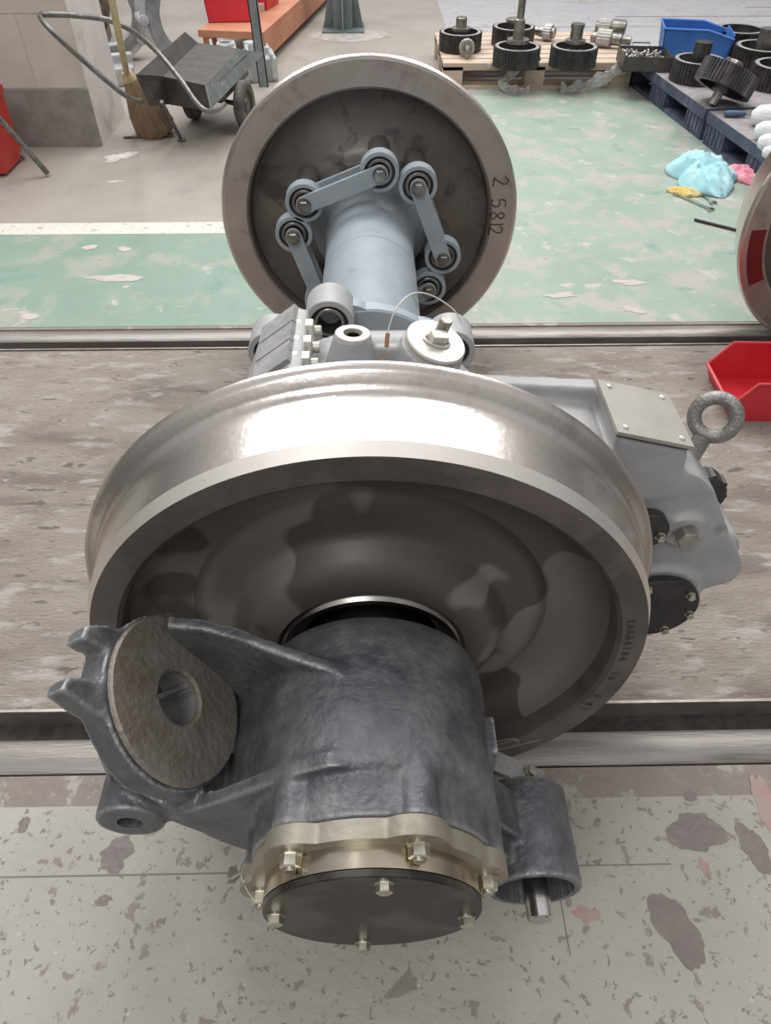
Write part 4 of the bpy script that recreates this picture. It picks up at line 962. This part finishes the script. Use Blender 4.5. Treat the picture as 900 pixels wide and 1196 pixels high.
# ================================================================ red container and pipes at left edge
t = thing('red_container', 'red container cut by the left edge, in front of the pillar', 'container', (-1.80, 2.28, 0))
b = bmesh.new(); bx(b, -.18, .075, -.12, .12, .015, .30); link_obj('container_body', b, REDD, t, bevel=.03, bseg=4)
b = bmesh.new(); bx(b, -.18, .085, -.125, .125, .30, .33); link_obj('container_lid', b, REDD, t, bevel=.008)
b = bmesh.new(); p1 = gz(57, 206); cyl(b, Vector((0, 0, .012)), Vector((-.215, -.03, .42)), .0125, n=16, bev=.002); o = link_obj('steel_pipe', b, BTUBE); o.location = p1; tag(o, 'long grey steel pipe leaning over the red container at the left edge', 'pipe')
b = bmesh.new(); p1 = gz(30, 188); cyl(b, Vector((0, 0, .01)), Vector((-.115, .0, .17)), .009, n=12, bev=.002); o = link_obj('steel_pipe', b, BTUBE); o.location = p1; tag(o, 'short grey steel pipe leaning behind the red container, close to the pillar', 'pipe')

# ================================================================ low bench, red crates, castings behind the barrow
c1 = gz(308, 42, .18); c2 = gz(360, -5, .18)
t = thing('bench', 'low orange wooden bench running back behind the barrow', 'bench', (-.72, 4.35, 0))
dv = (Vector((c2.x, c2.y, 0))-Vector((c1.x, c1.y, 0))).normalized(); angb = math.atan2(dv.y, dv.x)-PI/2
t.location = (c1.x, c1.y, 0); t.rotation_euler = (0, 0, angb)
b = bmesh.new(); bx(b, -.44, 0, 0, 4.0, .16, .20); link_obj('bench_top', b, WOODO, t, bevel=.003)
b = bmesh.new(); bx(b, -.05, .004, 0, 4.0, .05, .158); link_obj('side_rail', b, WOODO, t, bevel=.003)
for (x, y) in ((-.08, .02), (-.42, .02), (-.08, 3.8), (-.42, 3.8)):
    b = bmesh.new(); bx(b, x, x+.07, y, y+.07, 0, .16); link_obj('leg', b, WOODO, t)
def crate(px0, py0, px1, z, label, w_, h_, rz, m=RED):
    c = gz((px0+px1)/2, py0, z); t = thing('red_crate', label, 'crate', (c.x, c.y+.12, z), rz); b = bmesh.new(); th = .006; D_ = .26
    prism(b, [(-w_/2+.02, 0), (-w_/2+.02+th, 0), (-w_/2+th, h_), (-w_/2, h_)], -D_/2, D_/2); prism(b, [(w_/2-.02-th, 0), (w_/2-.02, 0), (w_/2, h_), (w_/2-th, h_)], -D_/2, D_/2)
    for y in (-D_/2, D_/2-th): prism(b, [(-w_/2+.02, 0), (w_/2-.02, 0), (w_/2, h_), (-w_/2, h_)], y, y+th)
    bx(b, -w_/2+.02, w_/2-.02, -D_/2, D_/2, 0, th); link_obj('crate_body', b, m, t, bevel=.002)
    b = bmesh.new(); tube(b, [(-w_/2, -D_/2, h_), (w_/2, -D_/2, h_), (w_/2, D_/2, h_), (-w_/2, D_/2, h_)], .006, 8, closed=True, smooth=False); link_obj('crate_rim', b, m, t)
crate(246, 26, 288, .201, 'wide red plastic crate standing on the orange bench', .32, .22, R(4))
crate(299, 12, 318, .201, 'narrow red plastic crate at the edge of the orange bench', .14, .17, R(-14))
b = bmesh.new(); bx(b, -.02, .02, -.03, .03, 0, .045); c = gz(311, 12, .201); o = link_obj('white_tag', b, WHITEAL, None, bevel=.003); o.location = (c.x-.03, c.y-.02, .201); tag(o, 'small white block on the edge of the orange bench', 'block')
# castings
def arc_casting(label, ctr, rz, ro, ri, a0, a1, depth, stand):
    t = thing('gear_case_casting', label, 'casting', ctr, rz); b = bmesh.new(); n = 28; pts_ = []
    for i in range(n+1): a = R(a0+(a1-a0)*i/n); pts_.append((ro*math.cos(a), ro*math.sin(a)))
    for i in range(n+1): a = R(a1-(a1-a0)*i/n); pts_.append((ri*math.cos(a), ri*math.sin(a)))
    prism(b, pts_, -depth/2, depth/2)
    for a in (a0, (a0+a1)/2, a1): cyl(b, ((ro+.01)*math.cos(R(a)), -depth/2-.008, (ro+.01)*math.sin(R(a))), ((ro+.01)*math.cos(R(a)), depth/2, (ro+.01)*math.sin(R(a))), .03, n=16)
    for f0 in (-depth/2, depth/2-.018):
        pp = []
        for i in range(n+1): a = R(a0+(a1-a0)*i/n); pp.append(((ro+.028)*math.cos(a), (ro+.028)*math.sin(a)))
        for i in range(n+1): a = R(a1-(a1-a0)*i/n); pp.append((ri*math.cos(a), ri*math.sin(a)))
        prism(b, pp, f0, f0+.018)
    mz = min(v.co.z for v in b.verts); bmesh.ops.translate(b, vec=(0, 0, -mz+stand), verts=b.verts)
    link_obj('casting_body', b, CASTG, t, bevel=.004, ang=35)
    return t
ct = gz(168, 62, 0.0)
arc_casting('raw grey arched casting standing left behind the barrow', (-1.74, 4.25, .0), R(15), .25, .18, -150, 75, .12, 0)
arc_casting('raw grey arched casting standing in the middle behind the barrow', (-1.10, 3.90, .0), R(25), .29, .20, 95, 265, .13, 0)
t = thing('ribbed_casting', 'raw grey ribbed casting lying right behind the barrow tray', 'casting', (-.80, 3.82, 0), R(12))
b = bmesh.new(); bx(b, -.20, .20, -.13, .13, 0, .13)
for k_ in range(6): bx(b, -.19+k_*.07, -.175+k_*.07, -.15, .13, .02, .20-.008*k_)
cyl(b, (-.10, -.05, .1), (-.10, -.05, .21), .055, n=28); cyl(b, (.06, .04, .1), (.06, .04, .19), .04, n=28)
cyl(b, (.15, -.06, .1), (.15, -.06, .18), .02, n=16)
fuse('casting_body', b, CASTG, t, .007, 3, cuts=[cut(lambda c: cyl(c, (-.10, -.05, .12), (-.10, -.05, .25), .036, n=24))])
t = thing('motor_housing', 'dark rusty cylindrical housing far left behind the castings', 'housing', (-2.05, 4.75, 0), R(10))
b = bmesh.new(); cyl(b, (0, -.15, .20), (0, .25, .20), .17, n=40, bev=.02); bx(b, -.15, .15, -.1, .2, 0, .08)
for k_ in range(5): ring(b, (0, -.1+k_*.06, .2), (0, -.08+k_*.06, .2), .185, .16, 40)
link_obj('housing_body', b, mat('rusty_dark', (.10, .075, .06), (.17, .14, .12), .6, .3, 14), t)
b = bmesh.new(); bx(b, -.09, .09, -.14, -.02, .36, .43); link_obj('terminal_box', b, WHITEAL, t, bevel=.006)
t = thing('casting_block', 'small grey casting lump low behind the broom', 'casting', (-1.62, 3.70, 0), R(20))
b = bmesh.new(); bx(b, -.13, .15, -.09, .1, 0, .10); cyl(b, (-.03, 0, .05), (-.03, 0, .19), .06, n=24); bx(b, .02, .16, -.03, .03, .08, .16); fuse('casting_body', b, CASTG, t, .007, 3)
# upright grey steel channel behind the tray
b = bmesh.new(); bx(b, -.028, .028, -.008, .008, 0, 1.1); bx(b, -.028, -.022, -.008, .03, 0, 1.1); bx(b, .022, .028, -.008, .03, 0, 1.1)
c = gz(296, 62, .0); o = link_obj('steel_channel', b, mat('channel_paint', (.21, .24, .24), (.28, .31, .31), .5, .3, 20), None); o.location = (-.66, 3.62, 0); o.rotation_euler = (0, R(-2), 0); tag(o, 'upright grey green steel channel behind the right side of the barrow tray', 'channel')
